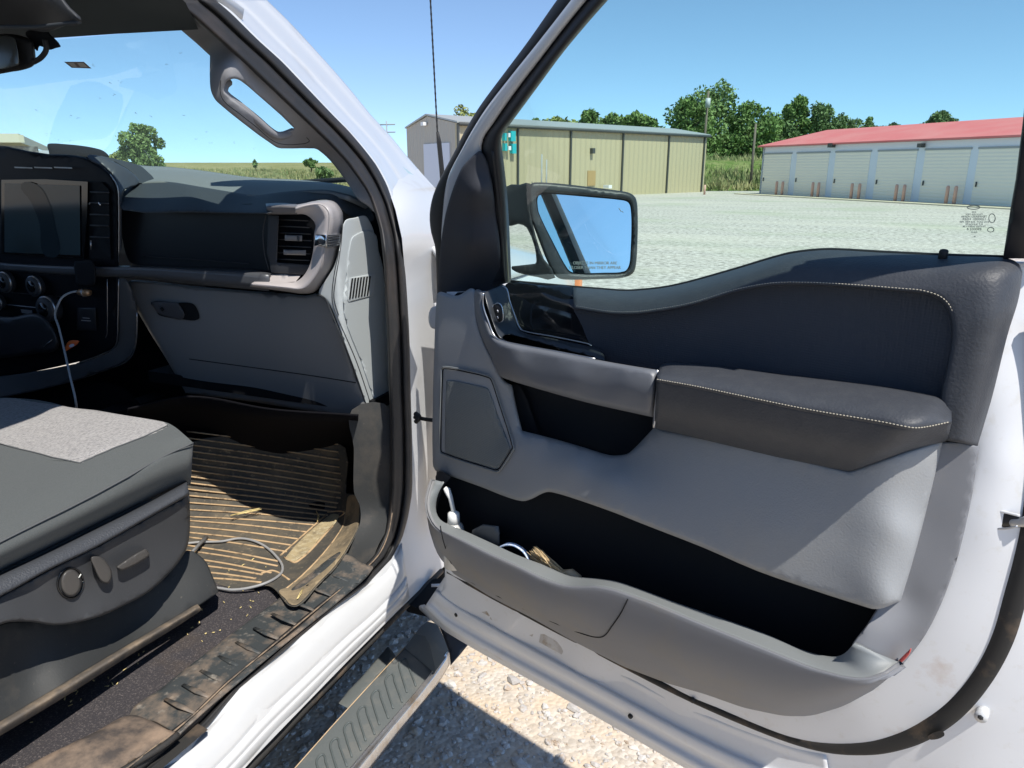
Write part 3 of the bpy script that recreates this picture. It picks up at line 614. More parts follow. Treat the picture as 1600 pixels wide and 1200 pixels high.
# ================================================================ BODY SIDE
outer = [(417, 0), (448, 30), (480, 64), (520, 108), (550, 143), (580, 180), (608, 210), (636, 244), (660, 272), (680, 294), (700, 318)]
seal_o = [(336, 0), (360, 20), (400, 60), (440, 96), (480, 138), (520, 180), (544, 204), (568, 232), (588, 258), (604, 288), (618, 328), (628, 372), (632, 418), (635, 460), (638, 510), (640, 560), (641, 620), (643, 680), (644, 730), (643, 770), (637, 808), (627, 844), (612, 873), (575, 912), (525, 948), (450, 1012), (375, 1075), (325, 1135), (250, 1200), (180, 1262)]
seal_i = [(264, 0), (300, 26), (340, 62), (380, 98), (420, 136), (460, 174), (490, 202), (515, 226), (540, 253), (560, 280), (575, 302), (585, 330), (594, 362), (600, 418), (602, 470), (605, 530), (607, 600), (610, 655), (610, 718), (610, 760), (608, 800), (601, 835), (585, 868), (545, 905), (500, 942), (430, 1000), (350, 1066), (295, 1118), (225, 1175), (140, 1240)]
pil_ctrl = [(420, 10, -.02), (520, 115, -.02), (640, 255, -.01), (690, 320, -.01), (340, 5, -.01), (440, 98, -.01), (520, 182, -.01), (604, 290, -.01), (632, 420, 0), (640, 560, 0), (644, 740, 0), (627, 846, 0), (575, 914, 0), (450, 1014, 0), (325, 1137, 0), (250, 1202, 0),
   (660, 400, .0), (665, 560, -.01), (690, 560, -.03), (690, 720, -.03), (668, 720, -.008), (670, 840, 0), (690, 890, .01), (640, 920, .03), (625, 948, .04), (550, 1022, .042), (475, 1100, .042), (400, 1180, .042), (320, 1270, .042), (590, 950, .034), (500, 1020, .034), (400, 1110, .034), (600, 900, .016), (500, 985, .016), (400, 1075, .016), (655, 860, .01), (300, 1200, .03)]
pil_ctrl += [(386, 5, .0), (480, 108, .0), (560, 185, .0), (640, 290, .0), (365, 3, -.005), (450, 90, -.005)]
pil_ctrl = [(x, y, o-(.145 if y < 262 else (.02 if y < 330 and x < 700 else 0))) for x, y, o in pil_ctrl]
bs = relief('body_side', outer+[(712, 400), (715, 600), (712, 800), (700, 880), (685, 893), (625, 951), (550, 1026), (475, 1103), (400, 1181), (330, 1258), (260, 1320), (180, 1320)]+seal_o[::-1], BD, pil_ctrl, white, truck, rnd=(0, 0), step=12, depth=.03, sm=False)
bs['label'] = 'white door opening frame, windscreen pillar and rocker'
PO = resamp(cr(outer[:10]+[(690, 306)], False, 5), 60); PI_ = resamp(cr([(p[0]-3, p[1]+1) for p in seal_o[:11]]+[(622, 345)], False, 5), 60)
def prw(t, o): return ([list(b*(1-t)+a*t) for a, b in zip(PO, PI_)], o)
loft('screen_pillar', [prw(0, -.02), prw(.015, -.002), prw(.06, .002), prw(.11, .0), prw(.14, -.012), prw(.30, -.034), prw(.40, -.052), prw(.50, -.058), prw(.62, -.075), prw(.78, -.100), prw(.90, -.110), prw(1.0, -.125)], BD, white, bs, N=80, sub=3, curve=False, thick=.003)
RS_ = resamp(cr([(627, 846), (612, 873), (575, 912), (525, 948), (450, 1012), (375, 1075), (325, 1135), (250, 1200), (180, 1262)], False, 5), 60)
RB_ = resamp(cr([(640, 934), (625, 951), (550, 1026), (475, 1103), (400, 1181), (330, 1258), (270, 1320)], False, 5), 60)
def rkw(t, o): return ([list(a*(1-t)+b*t) for a, b in zip(RS_, RB_)], o+.006)
loft('rocker_panel', [rkw(0, -.01), rkw(.04, -.002), rkw(.12, .008), rkw(.30, .020), rkw(.55, .030), rkw(.62, .030), rkw(.66, .034), rkw(.74, .039), rkw(.80, .0385), rkw(.84, .041), rkw(.93, .040), rkw(1.0, .030)], BD, white, bs, N=80, sub=3, curve=False, thick=.003)
# door aperture seal
def rr2(t): return [((a[0]*(1-t)+b[0]*t), (a[1]*(1-t)+b[1]*t)) for a, b in zip(resamp(seal_i, 120), resamp(seal_o, 120))]
loft('aperture_seal', [(rr2(0), -.03), (rr2(0.02), -.010), (rr2(.14), .002), (rr2(.30), .0), (rr2(.45), .003), (rr2(.56), .001), (rr2(.62), -.010), (rr2(.68), .001), (rr2(.82), .008), (rr2(.97), .006), (rr2(1.03), -.002)], BD, mat('seal_rubber', (.022, .022, .023), .55, spec=.4, mix=(9, (.05, .04, .035), .5, .8, (1, 1, 1))), bs, N=150, sub=2, curve=False, thick=.003)
# dusty lower seal lip
lo = [q for q in seal_i[20:]]; ptube('seal_lip', [(q[0]+5, q[1]+1) for q in lo], BD, .003, .0014, mat('seal_dust', (.26, .19, .13), .9, mix=(40, (.08, .07, .06), .45, .6)), bs)
# inner A pillar trim with grab handle
pin = [(228, 0), (240, 10), (258, 25), (284, 48), (305, 66), (328, 87), (328, 87), (328, 130), (331, 146), (340, 160), (400, 208), (420, 222), (432, 230), (440, 232), (490, 232), (498, 235), (515, 250), (535, 275), (552, 300), (560, 312), (575, 322), (588, 335), (600, 345), (604, 330), (592, 305), (570, 272), (545, 240), (500, 195), (420, 120), (330, 38), (285, 0), (275, -12), (215, -12)]
relief('pillar_trim', pin, BD, [(230, 0, -.13), (280, 40, -.13), (328, 90, -.12), (328, 140, -.10), (400, 205, -.09), (440, 230, -.09), (490, 232, -.09), (540, 285, -.09), (280, 5, -.015), (400, 110, -.015), (500, 205, -.015), (590, 320, -.015), (560, 310, -.05), (340, 100, -.05), (430, 180, -.05), (370, 180, -.075), (470, 215, -.07)], mat('pillar_gray', (.24, .24, .25), .65, bump=(900, .2, .0006), spec=.3), bs, holes=[[(352, 134), (355, 127), (366, 123), (377, 127), (400, 146), (459, 200), (452, 203), (435, 207), (428, 204), (400, 182), (352, 144)]], rnd=(4, .006), step=8, depth=.012, n=3)
hp = cr([(358, 112), (347, 120), (344, 142), (350, 158), (372, 176), (400, 198), (422, 217), (440, 225), (470, 225), (483, 221), (479, 215)], False, 5)
tube('grab_handle_seam', [BD(q[0], q[1], -.058) for q in hp], .0007, blk, bs, seg=5)
ptube('grab_handle', [(357, 128), (351, 134), (351, 146), (370, 162), (400, 186), (426, 208), (440, 212), (458, 206)], BD, -.072, .008, MATS['pillar_gray'], bs)

# sill and kick trim
sz = .64
relief('scuff_plate', [(202, 1117), (250, 1077), (300, 1037), (362, 990), (420, 947), (480, 900), (530, 862), (545, 866), (566, 880), (583, 888), (537, 933), (440, 1011), (340, 1095), (300, 1131), (280, 1150), (280, 1150), (262, 1140), (240, 1128)], BZ(sz), [(202, 1117, -.01), (420, 947, -.01), (560, 875, .01), (400, 1030, .006), (280, 1150, .0), (583, 888, .0), (440, 1011, .0)], mat('scuff_plastic', (.05, .056, .058), .5, bump=(260, .4, .001), mix=(16, (.24, .185, .14), .46, .66), mix2=(55, (.30, .27, .23), .58, .76), spec=.35), truck, rnd=(4, .006), step=9, depth=.03)
sf = bpy.data.objects[-1] if False else None
for i in range(10):   # raised ribs across the scuff plate
    t = i/9; a = np.array([258, 1092])*(1-t)+np.array([508, 892])*t; b = a+np.array([46-10*t, 22-6*t])
    V, Fc = tube_geo([BZ(sz)(a[0], a[1], .001), BZ(sz)((a[0]+b[0])/2, (a[1]+b[1])/2, .006), BZ(sz)(b[0], b[1], .003)], [.0035, .0055, .003], seg=8, flat=.3, upv=(0, 0, 1))
    mesh('scuff_rib', V, Fc, MATS['scuff_plastic'], truck)
relief('kick_trim', [(550, 640), (612, 640), (612, 745), (611, 790), (605, 824), (592, 850), (575, 884), (560, 884), (540, 868), (553, 840), (563, 815), (562, 790), (553, 768), (553, 700)], BD, [(553, 660, -.10), (605, 660, -.04), (553, 760, -.10), (608, 760, -.03), (600, 830, -.02), (575, 880, -.02), (548, 860, -.08), (585, 800, -.06)], dkd, truck, rnd=(0, 0), step=10, depth=.02)
relief('seal_channel', [(612, 745), (609, 800), (600, 838), (583, 872), (543, 908), (498, 945), (428, 1003), (348, 1069), (293, 1121), (281, 1148), (300, 1127), (440, 1007), (537, 929), (583, 884), (596, 840)], BZ(sz), -.012, rubd, truck, step=12, sm=False, depth=.01)
relief('sill_end_trim', [(20, 1215), (45, 1195), (110, 1162), (150, 1143), (202, 1117), (240, 1128), (262, 1140), (276, 1146), (258, 1162), (200, 1195), (160, 1225)], BZ(sz), [(20, 1215, .01), (202, 1117, 0), (276, 1150, .01), (150, 1180, .015), (160, 1225, .0)], mat('sill_dusty', (.07, .06, .055), .7, bump=(200, .4, .001), mix=(14, (.30, .22, .16), .42, .68), spec=.25), truck, rnd=(5, .008), step=10, depth=.03)
ptube('sill_edge', [(278, 1147), (255, 1165), (215, 1190), (160, 1222)], BZ(sz), .006, .005, rubd, truck)
relief('sill_shadow_gap', [(280, 1150), (225, 1178), (140, 1243), (190, 1262), (252, 1202), (325, 1140), (300, 1125)], BZ(sz), -.02, rubd, truck, step=20, sm=False)
# carpet floor
relief('carpet', [(-60, 1260), (-60, 1130), (100, 1040), (300, 930), (345, 905), (445, 900), (480, 900), (470, 925), (300, 1045), (202, 1120), (150, 1145), (45, 1198)], BZ(.61), 0., carpet, truck, step=20, sm=False)
# rocker underside and pinch strip
ptube('pinch_strip', [(690, 892), (627, 954), (552, 1030), (477, 1107), (402, 1186), (330, 1262)], BX(-.83), 0, .007, rubd, truck)
box('underbody', (-1.9, .9, .42), (1.95, 4.6, .14), blk, truck)
box('floor_pan', (-1.85, .8, .545), (1.72, 2.9, .06), pock, truck)

# ---- roof, windscreen, cab shell (real size, partly beyond the picture)
YH = 1.22; hd = [BY(YH)(83, 60), BY(YH)(283, 48)]
zt = hd[1][2]
head = relief('headliner', [(-40, 70), (40, 62), (83, 59.5), (180, 53), (283, 47.5), (310, 46), (290, 4), (270, -14), (-40, -14)], BY(YH), lambda x, y: (60-y)*.004, headl, truck, step=14, sm=False, depth=.01)
ztop = BY(YH)(283, 48)[2]
def slab(name, x0, x1, y0, y1, z0, z1, mt, parent=None, b=.01): return box(name, ((x0+x1)/2, (y0+y1)/2, (z0+z1)/2), (x1-x0, y1-y0, z1-z0), mt, parent, b=b)
RX = BD(264, 0, -.02)[0]; print('RX', RX, ztop)
slab('roof', -2.54, RX+.01, -1.05, .86, ztop+.13, ztop+.17, white, truck, .02)
slab('roof_lining', -2.52, RX-.02, -1.02, .86, ztop+.10, ztop+.125, headl, truck, .005)
loft('roof_front', [([(-2.5, YH, ztop+.01), (-1.8, YH+.05, ztop+.03), (RX+.02, YH, ztop+.01)], [0, 0, 0]), ([(-2.54, .85, ztop+.15), (-1.8, .85, ztop+.165), (RX, .85, ztop+.15)], [0, 0, 0])], lambda x, y, z, o=0: np.array([x, y, z]), white, truck, N=12, sub=3, curve=False, thick=.02)
# roof side rail along the opening
a0 = BD(300, 12, -.03); a1 = BD(250, -30, -.03)
tube('roof_rail', [BD(225, -30, -.07), BD(190, -75, -.05), np.array([RX-.01, .68, ztop+.11]), np.array([RX, .1, ztop+.12]), np.array([RX, -1.0, ztop+.11])], .038, white, truck, seg=10)
ws = [np.array([-2.56, YH, ztop]), np.array([RX-.045, YH, ztop]), np.array([-.97, 2.02, 1.36]), np.array([-2.74, 2.02, 1.36])]
wn = np.cross(ws[1]-ws[0], ws[2]-ws[0]); wn /= np.linalg.norm(wn)
wsd = prism('windshield', ws, wn*.005, glass_w, truck); wsd['label'] = 'raked windscreen flecked with bug marks'
splat = mat('bug_splat', (.10, .11, .10), .8)
pl = lambda x, y, o=0.: hit(x, y, ws[0]-wn*.004*np.sign(wn@(CAM-ws[0]))*-1+wn*o, wn)
parts = []
for x, y in [(284, 82), (188, 129), (172, 130), (178, 148), (155, 154), (196, 170), (213, 175), (236, 182), (288, 180), (58, 172), (110, 180), (122, 185), (108, 220), (322, 205), (308, 218), (72, 210), (90, 218), (330, 222), (400, 232), (302, 60), (80, 208), (365, 223), (260, 100), (145, 100)]:
    for k in range(3):
        c = pl(x+random.gauss(0, 1.6), y+random.gauss(0, 1.2)); v = np.array([random.gauss(0, 1), random.gauss(0, 1), random.gauss(0, 1)]); v -= wn*(v@wn); v /= np.linalg.norm(v); l = random.uniform(.0006, .003)
        parts.append(tube_geo([c-v*l, c+v*l], .0003, seg=4))
V, Fc = join_geo(parts); mesh('bug_marks', V, Fc, splat, wsd)
relief('sticker', [(100, 96.5), (131, 96.5), (143, 107), (112, 106)], pl, .0, mat('sticker_brown', (.30, .24, .22), .6), wsd, sm=False, depth=.0005, step=20)
for q in ([(105, 98), (115, 98), (121, 105), (113, 104.5)], [(120, 98), (130, 98), (138, 105), (126, 105)]): relief('sticker_print', q, pl, -.0012, mat('sticker_white', (.6, .6, .58), .6), wsd, sm=False, depth=.0004, step=20)
V, Fc = join_geo([tube_geo([pl(225, 235), pl(236, 245)], .0009, seg=4), tube_geo([pl(229, 241), pl(239, 252)], .0007, seg=4)]); mesh('wiper_glint', V, Fc, dullchrome, wsd)
# wiper tip beyond the dash
tube('wiper', [np.array([-1.12, 1.99, 1.475]), np.array([-1.35, 1.97, 1.465]), np.array([-1.8, 1.98, 1.44])], .008, rub, truck)
# far side of the cab
slab('door', -2.82, -2.70, -1.0, 1.5, .5, 1.36, white, truck)
slab('door_lining', -2.70, -2.66, -1.0, 1.5, .6, 1.36, dk, truck)
slab('cab_back', -2.75, -.95, -1.12, -1.05, .5, 1.42, white, truck)
tube('roof_pillar', [np.array([-2.75, 1.95, 1.38]), np.array([-2.63, 1.03, ztop+.02]), np.array([-2.60, .5, ztop+.13])], .05, white, truck)
slab('roof_pillar', -2.76, -2.66, -.15, .0, 1.3, ztop+.14, dk, truck)
slab('roof_pillar', -.97, -.87, -.12, .10, .62, ztop+.12, white, truck)
slab('roof_pillar', -1.0, -.87, -1.12, -.95, .62, ztop+.12, white, truck)
slab('roof_pillar', -2.75, -2.62, -1.12, -.95, 1.3, ztop+.12, white, truck)
slab('cargo_bed', -2.80, -.83, -2.9, -1.2, .55, 1.36, white, truck, .03)
# firewall
slab('firewall', -2.7, -.93, 2.0, 2.04, .5, 1.36, blk, truck, 0)
# hood and wing
hoodr = [([(-.80, 1.62, 1.20), (-.80, 2.1, 1.19), (-.80, 2.52, 1.155), (-.82, 2.60, 1.12)], [0]*4), ([(-.90, 1.62, 1.33), (-.90, 2.1, 1.26), (-.90, 2.52, 1.19), (-.90, 2.60, 1.14)], [0]*4), ([(-1.2, 1.95, 1.36), (-1.2, 2.2, 1.31), (-1.2, 2.5, 1.24), (-1.2, 2.62, 1.17)], [0]*4), ([(-1.8, 1.97, 1.38), (-1.8, 2.2, 1.34), (-1.8, 2.55, 1.26), (-1.8, 2.66, 1.18)], [0]*4), ([(-2.6, 1.95, 1.36), (-2.6, 2.2, 1.31), (-2.6, 2.5, 1.24), (-2.6, 2.62, 1.17)], [0]*4)]
V3f = lambda x, y, z, o=0: np.array([x, y, z])
loft('hood', hoodr, V3f, white, truck, N=20, sub=4, curve=False, thick=.01)
loft('wing', [([(-.80, 1.50, 1.20), (-.80, 2.1, 1.19), (-.80, 2.52, 1.155), (-.83, 2.60, 1.12)], [0]*4), ([(-.775, 1.50, 1.05), (-.775, 2.1, 1.05), (-.78, 2.55, 1.0), (-.83, 2.64, .98)], [0]*4), ([(-.80, 1.50, .6), (-.80, 2.1, .9), (-.80, 2.5, .8), (-.83, 2.6, .6)], [0]*4)], V3f, white, truck, N=20, sub=4, curve=False, thick=.01)
box('marker_lamp', (-.775, 2.53, 1.105), (.02, .035, .10), mat('amber_lens', (.9, .25, .05), .3), truck, b=.004)
# antenna
an = [(692, 292), (690, 255), (688, 232), (685, 215), (684, 212)]
Pa = BX(-.98)
tube('antenna_base', [Pa(695, 330), Pa(690, 262), Pa(686, 222), Pa(683.5, 206)], [.0075, .0068, .0065, .0035], rub, truck, seg=10)
wp = []
for i in range(70):
    t = i/69; wp.append(Pa(683.5+(671-683.5)*t, 208+(-30-208)*t))
tube('antenna_mast', wp, [.0021 if i % 3 else .0027 for i in range(70)], rub, truck, seg=7)

# ================================================================ DASHBOARD
dash = loft('dashboard', [([(150, 244), (219, 258), (262, 260.5), (306, 265), (394, 277), (481, 282), (551, 293), (580, 310)], [-.50]*6+[-.45, -.40]), ([(165, 262), (222, 272), (262, 272), (320, 276), (400, 286), (480, 291), (548, 300), (585, 325)], [-.22]*6+[-.20, -.18]), ([(180, 292), (215, 287), (254, 284), (320, 295), (397, 307), (430, 303), (503, 298), (545, 306)], [-.05]*8)], DF, dasht, truck, N=70, sub=5, thick=.01)
dash['label'] = 'dark grey dashboard with screen, vents and glovebox'
DA = dash
relief('dash_pad', [(190, 302), (190, 302), (200, 294), (215, 287), (254, 283), (320, 293), (397, 306), (397, 306), (440, 300), (503, 296), (530, 300), (560, 310), (580, 330), (583, 345), (560, 345), (536, 330), (520, 314), (490, 314), (470, 321), (417, 334), (417, 334), (300, 332), (192, 328)], DF,
   [(190, 302, .0), (254, 285, -.05), (397, 308, -.05), (300, 308, .04), (195, 325, .07), (300, 330, .085), (410, 332, .085), (430, 312, .0), (500, 300, -.06), (520, 312, -.02), (470, 318, .02), (540, 320, -.05), (575, 335, -.12), (560, 342, -.10), (400, 320, .03), (550, 308, -.10)], dashm, DA, rnd=(5, .008), step=8, depth=.02, n=3)
relief('glovebox_upper', [(191, 322), (300, 327), (420, 330), (425, 440), (380, 443), (300, 434), (208, 412), (197, 398), (190, 360)], DF, .015, mat('deep_black_plastic', (.008, .009, .012), .35, spec=.4), DA, step=20)
ptube('glovebox_handle_line', [(222, 400), (300, 405), (388, 412)], DF, .025, .003, dk, DA, flat=.4)
ptube('panel_gap', [(416, 335), (411, 360), (413, 395), (420, 422)], DF, .03, .0012, dk, DA)
relief('vent_well', [(416, 334), (440, 334), (490, 336), (498, 350), (494, 410), (480, 428), (430, 426), (416, 415)], DF, .01, blk, DA, step=16)
relief('vent_box', [(419, 335), (436, 337), (433, 410), (486, 414), (478, 430), (424, 426), (417, 395)], DF, .035, dk, DA, step=8, sm=False, rnd=(2, .003))
for i in range(7):
    y0 = 343+i*10.3; ptube('vent_slat', [(437-i*.5, y0), (486+(-1)*abs(i-3), y0+2.2)], DF, .022, .0035, mat('slat_plastic', (.10, .095, .09), .45), DA, sm=False, flat=.35)
for x0, x1, y0, y1 in ((445, 472, 367, 377), (443, 478, 390, 399)):
    relief('vent_tab', [(x0, y0), (x1, y0+1), (x1, y1), (x0, y1-1)], DF, .045, mat('tab_gray', (.20, .19, .185), .4), DA, rnd=(2, .004), step=6, sm=False, depth=.02)
relief('tab_chrome', [(464, 368.5), (468, 369), (468, 376.5), (464, 376)], DF, .048, chrome, DA, sm=False, step=6)
# satin C-shaped surround, sunlight put into a paler copy of the trim colour
v_in = [(460, 335), (475, 335), (486, 341), (493, 352), (491, 364), (490, 386), (485, 411), (475, 430), (462, 440), (448, 441), (397, 440)]
v_rd = [(462, 327), (478, 322), (500, 320), (512, 331), (513, 345), (511, 366), (506, 387), (500, 414), (487, 437), (472, 450), (450, 449), (393, 443)]
v_ou = [(462, 320), (478, 317), (492, 314), (520, 314), (534, 329), (536, 345), (532, 366), (529, 388), (521, 416), (506, 440), (491, 456), (472, 459), (450, 456), (390, 448)]
loft('vent_surround', [(v_in, .02), (v_in, .066), (v_rd, .088)], DF, satin, DA, N=90, sub=3, smooth_rows=False)['label'] = 'pale satin surround of the outer air vent'
loft('vent_surround_side', [(v_rd, .088), (mid(resamp(cr(v_rd, False, 5), 50), resamp(cr(v_ou, False, 5), 50), .1), .088), (v_ou, [.06, .05, .05, .03, .02, .02, .02, .02, .025, .04, .05, .06, .07, .08])], DF, mat('satin_gray_plastic', (.34, .32, .32), .42, metal=.0, spec=.5), DA, N=90, sub=3, smooth_rows=False)
loft('vent_surround_top', [([(415, 318), (440, 317), (464, 319)], .045), ([(416, 323), (440, 322), (464, 324)], .08), ([(417, 335), (440, 335), (464, 335)], .07)], DF, mat('satin_top_shaded', (.16, .155, .16), .4, metal=.15), DA, N=16, sub=3, smooth_rows=False)  # shaded end of the satin surround, painted darker
relief('vent_ledge', [(424, 427), (470, 430), (462, 440), (448, 441), (397, 441)], DF, [(424, 427, .02), (470, 430, .03), (397, 441, .066), (450, 441, .066)], satin, DA, sm=False, step=8, depth=.004)
relief('vent_badge', [(493, 366), (510, 367), (511, 386), (491, 384)], DF, .095, chrome, DA, sm=False, step=6, rnd=(2, .003), depth=.01)
relief('vent_badge_side', [(511, 367), (533, 366), (531, 383), (511, 387)], DF, lambda x, y: .094-.065*(x-511)/22, dullchrome, DA, sm=False, step=5, depth=.01)
for i in range(4): ptube('badge_rib', [(513, 370+i*4), (530, 369+i*3.7)], DF, 0, .0012, dk, DA, sm=False) if False else tube('badge_rib', [DF(513, 370.5+i*4, .0905), DF(530, 369+i*3.8, .042)], .0011, dk, DA, seg=5)
# satin bar running inboard, shade put into a darker copy of the colour
loft('dash_bar', [([(0, 408), (80, 413), (160, 415), (220, 415), (300, 418), (392, 421), (424, 427)], .03), ([(0, 412), (80, 416), (160, 418), (220, 418), (300, 422), (390, 427), (420, 430)], .065), ([(0, 420), (80, 426), (160, 430), (220, 431), (300, 438), (390, 447), (420, 451)], .065), ([(0, 424), (80, 430), (152, 435), (215, 435), (300, 444), (390, 452), (420, 455)], .04)], DF, mat('satin_bar_shaded', (.085, .09, .10), .4, metal=.2), DA, N=40, sub=3, smooth_rows=False)
# glovebox door
relief('glovebox_door', [(196, 444), (215, 438), (300, 447), (390, 455), (450, 459), (476, 462), (500, 459), (512, 469), (522, 489), (540, 540), (553, 577), (575, 638), (582, 657), (582, 657), (540, 652), (400, 629), (290, 614), (290, 614), (262, 565), (215, 487)], DF,
   [(200, 446, -.015), (300, 450, -.010), (450, 462, .0), (500, 464, .01), (515, 480, .012), (300, 480, -.005), (450, 490, .005), (500, 500, .008), (250, 530, -.02), (300, 560, -.018), (450, 570, -.012), (550, 590, -.008), (530, 520, .005), (400, 625, -.045), (300, 610, -.045), (575, 650, -.025), (500, 640, -.04)], mat('glovebox_gray', (.19, .195, .20), .5, bump=(900, .25, .0006), spec=.35), DA, rnd=(6, .012), step=12, depth=.04, n=3)
_g = tps([(200, 446, -.015), (300, 450, -.010), (450, 462, .0), (500, 464, .01), (515, 480, .012), (300, 480, -.005), (450, 490, .005), (500, 500, .008), (250, 530, -.02), (300, 560, -.018), (450, 570, -.012), (550, 590, -.008), (530, 520, .005), (400, 625, -.045), (300, 610, -.045), (575, 650, -.025), (500, 640, -.04)])
tube('glovebox_seam', [DF(q[0], q[1], float(_g(np.array([[q[0], q[1]]]))[0])+.0005) for q in cr([(296, 561), (400, 575), (480, 586), (556, 598)], False, 10)], .0012, blk, DA, seg=6)
relief('latch_recess', [(237, 472), (272, 473), (300, 474), (309, 485), (310, 499), (285, 499), (250, 493), (243, 485)], DF, -.002, blk, DA, step=8, depth=.004)
relief('glovebox_latch', [(238, 472), (272, 473), (279, 474), (287, 497), (262, 495), (250, 491), (242, 484)], DF, .004, mat('latch_gray', (.06, .06, .065), .4), DA, rnd=(2, .003), step=6)
ptube('latch_key', [(252, 481), (255, 485)], DF, .006, .0035, blk, DA, sm=False)
# end panel (outboard face)
def endo(x, y):
    Y = hit(x, y, np.array([-.965, 0, 0]), np.array([1., 0, 0]))[1]; return min(.055, DY-Y+.02)
relief('dash_end_panel', [(539, 345), (555, 340), (570, 337), (577, 345), (583, 358), (588, 380), (597, 412), (601, 445), (604, 500), (608, 570), (611, 657), (611, 657), (593, 652), (584, 656), (584, 656), (575, 640), (553, 577), (522, 490), (510, 468), (498, 458), (512, 433), (522, 416), (530, 390), (534, 368)], DF, endo, endgray, DA, rnd=(2, .003), step=7, depth=.03)
relief('end_panel_field', [(553, 368), (583, 362), (592, 395), (599, 440), (601, 500), (604, 580), (606, 640), (593, 642), (565, 567), (537, 488), (541, 425), (546, 385)], DF, lambda x, y: endo(x, y)+.004, mat('endfield', (.40, .435, .445), .55, bump=(900, .2, .0006), spec=.3), DA, rnd=(2, .003), step=8, depth=.006)
for L in ([(498, 459), (509, 467), (517, 486), (550, 567), (580, 655)], [(530, 392), (522, 430), (519, 465), (525, 490), (557, 565), (586, 652)], [(536, 350), (532, 390), (524, 440), (522, 465), (529, 492)]):
    c = cr(L, False, 6); tube('panel_groove', [DF(q[0], q[1], endo(q[0], q[1])+.001) for q in c], .0011, mat('groove_dark', (.05, .055, .06), .7), DA, seg=5)
g1 = [(546, 434), (587, 427), (588, 432), (584, 462), (545, 472), (543, 468)]
relief('demist_frame', g1, DF, lambda x, y: endo(x, y)+.0075, endgray, DA, rnd=(2, .002), step=5, depth=.004, sm=False)
for i in range(7):
    xt = 549.5+i*4.6; xb = 545.5+i*4.6
    relief('demist_slot', [(xt, 435-i*.55), (xt+2.6, 434.6-i*.55), (xb+2.6, 466.5-i*.9), (xb, 467-i*.9)], DF, lambda x, y: endo(x, y)+.0095, blk, DA, sm=False, step=6, depth=.001)
# centre stack
cs = relief('centre_stack', [(-40, 244), (79, 241), (130, 245), (157, 259), (175, 274), (184, 292), (185, 340), (185, 388), (186, 500), (181, 540), (160, 552), (120, 566), (0, 590), (-40, 592)], DF, .05, mat('stack_black', (.005, .006, .009), .5, spec=.15), DA, rnd=(5, .01), step=14, depth=.08)
relief('stack_side', [(136, 245), (157, 244), (184, 256), (208, 271), (217, 286), (196, 296), (191, 310), (190, 390), (186, 390), (185, 300), (180, 282), (165, 264)], DF, [(140, 246, .05), (216, 286, -.03), (186, 300, .05), (190, 380, .04), (180, 265, .02), (200, 290, .0)], mat('stack_side_gray', (.055, .062, .075), .4), DA, rnd=(3, .004), step=8, depth=.02, n=3)
relief('stack_hood', [(157, 244), (170, 246), (217, 258), (228, 266), (240, 283), (217, 286), (208, 271), (184, 256)], DF, [(160, 245, -.05), (240, 283, -.10), (217, 285, -.04), (200, 262, -.06)], dashm, DA, rnd=(3, .004), step=8)
for x in (185.5,): ptube('stack_trim_line', [(172, 272), (183, 290), (185.5, 310), (185.5, 410)], DF, .055, .0012, dullchrome, DA)
ptube('stack_trim_line', [(185.5, 436), (184, 500), (183, 530), (178, 543), (160, 553), (120, 568)], DF, .055, .0012, dullchrome, DA)
ptube('stack_trim_line', [(214, 488), (213, 530), (208, 552), (196, 566), (160, 580), (110, 597)], DF, .03, .0014, dullchrome, DA)
relief('stack_side_lower', [(186, 436), (200, 440), (215, 487), (214, 530), (207, 553), (190, 568), (150, 583), (100, 600), (0, 622), (-40, 625), (-40, 588), (0, 588), (120, 568), (165, 552), (182, 538), (185, 500)], DF, [(186, 440, .05), (214, 500, .02), (200, 560, .02), (100, 598, .06), (0, 615, .10), (0, 592, .08), (165, 555, .05)], mat('console_gray', (.06, .065, .072), .45), DA, rnd=(3, .005), step=10, depth=.03, n=3)
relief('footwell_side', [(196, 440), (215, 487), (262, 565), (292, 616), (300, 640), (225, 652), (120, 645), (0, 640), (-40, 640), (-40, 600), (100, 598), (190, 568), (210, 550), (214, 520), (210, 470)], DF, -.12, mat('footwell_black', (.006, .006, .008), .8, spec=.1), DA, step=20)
relief('screen_bezel', [(2, 281), (70, 280), (137, 284), (136, 340), (131, 404), (60, 400), (2, 396)], DF, .062, black, DA, rnd=(0, 0), step=14, sm=False, depth=.012)
relief('touch_screen', [(7, 286.5), (124.5, 290), (125.5, 399), (7, 394)], DF, .0645, mat('screen_glass', (.045, .07, .082), .1, spec=.3, coat=.1), DA, step=30, sm=False, depth=.001)['label'] = 'blank dark touch screen with faint reflections'
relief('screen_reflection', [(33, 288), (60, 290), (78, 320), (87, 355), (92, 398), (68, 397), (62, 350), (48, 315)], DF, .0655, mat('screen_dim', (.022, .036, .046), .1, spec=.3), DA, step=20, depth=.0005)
for x in (22, 53, 84): relief('menu_button', [(x, 260.5), (x+28, 261.5), (x+29, 263.5), (x+1, 262.5)], DF, .062, mat('button_light', (.45, .48, .5), .4), DA, sm=False, step=8, depth=.002)
relief('stack_vent', [(138, 284), (158, 284), (170, 296), (173, 405), (139, 404)], DF, .056, blk, DA, sm=False, step=20)
for y in (300, 317, 335, 352, 370): ptube('stack_vent_slat', [(141, y), (170, y+1)], DF, .060, .002, dk, DA, sm=False)
ptube('vent_wheel', [(154, 316), (157, 321)], DF, .066, .002, chrome, DA, sm=False); ptube('vent_wheel', [(140.5, 317), (139.5, 319.5)], DF, .064, .0015, dullchrome, DA, sm=False)
ptube('usb_slot', [(142, 376), (142, 390)], DF, .062, .0018, dullchrome, DA, sm=False)
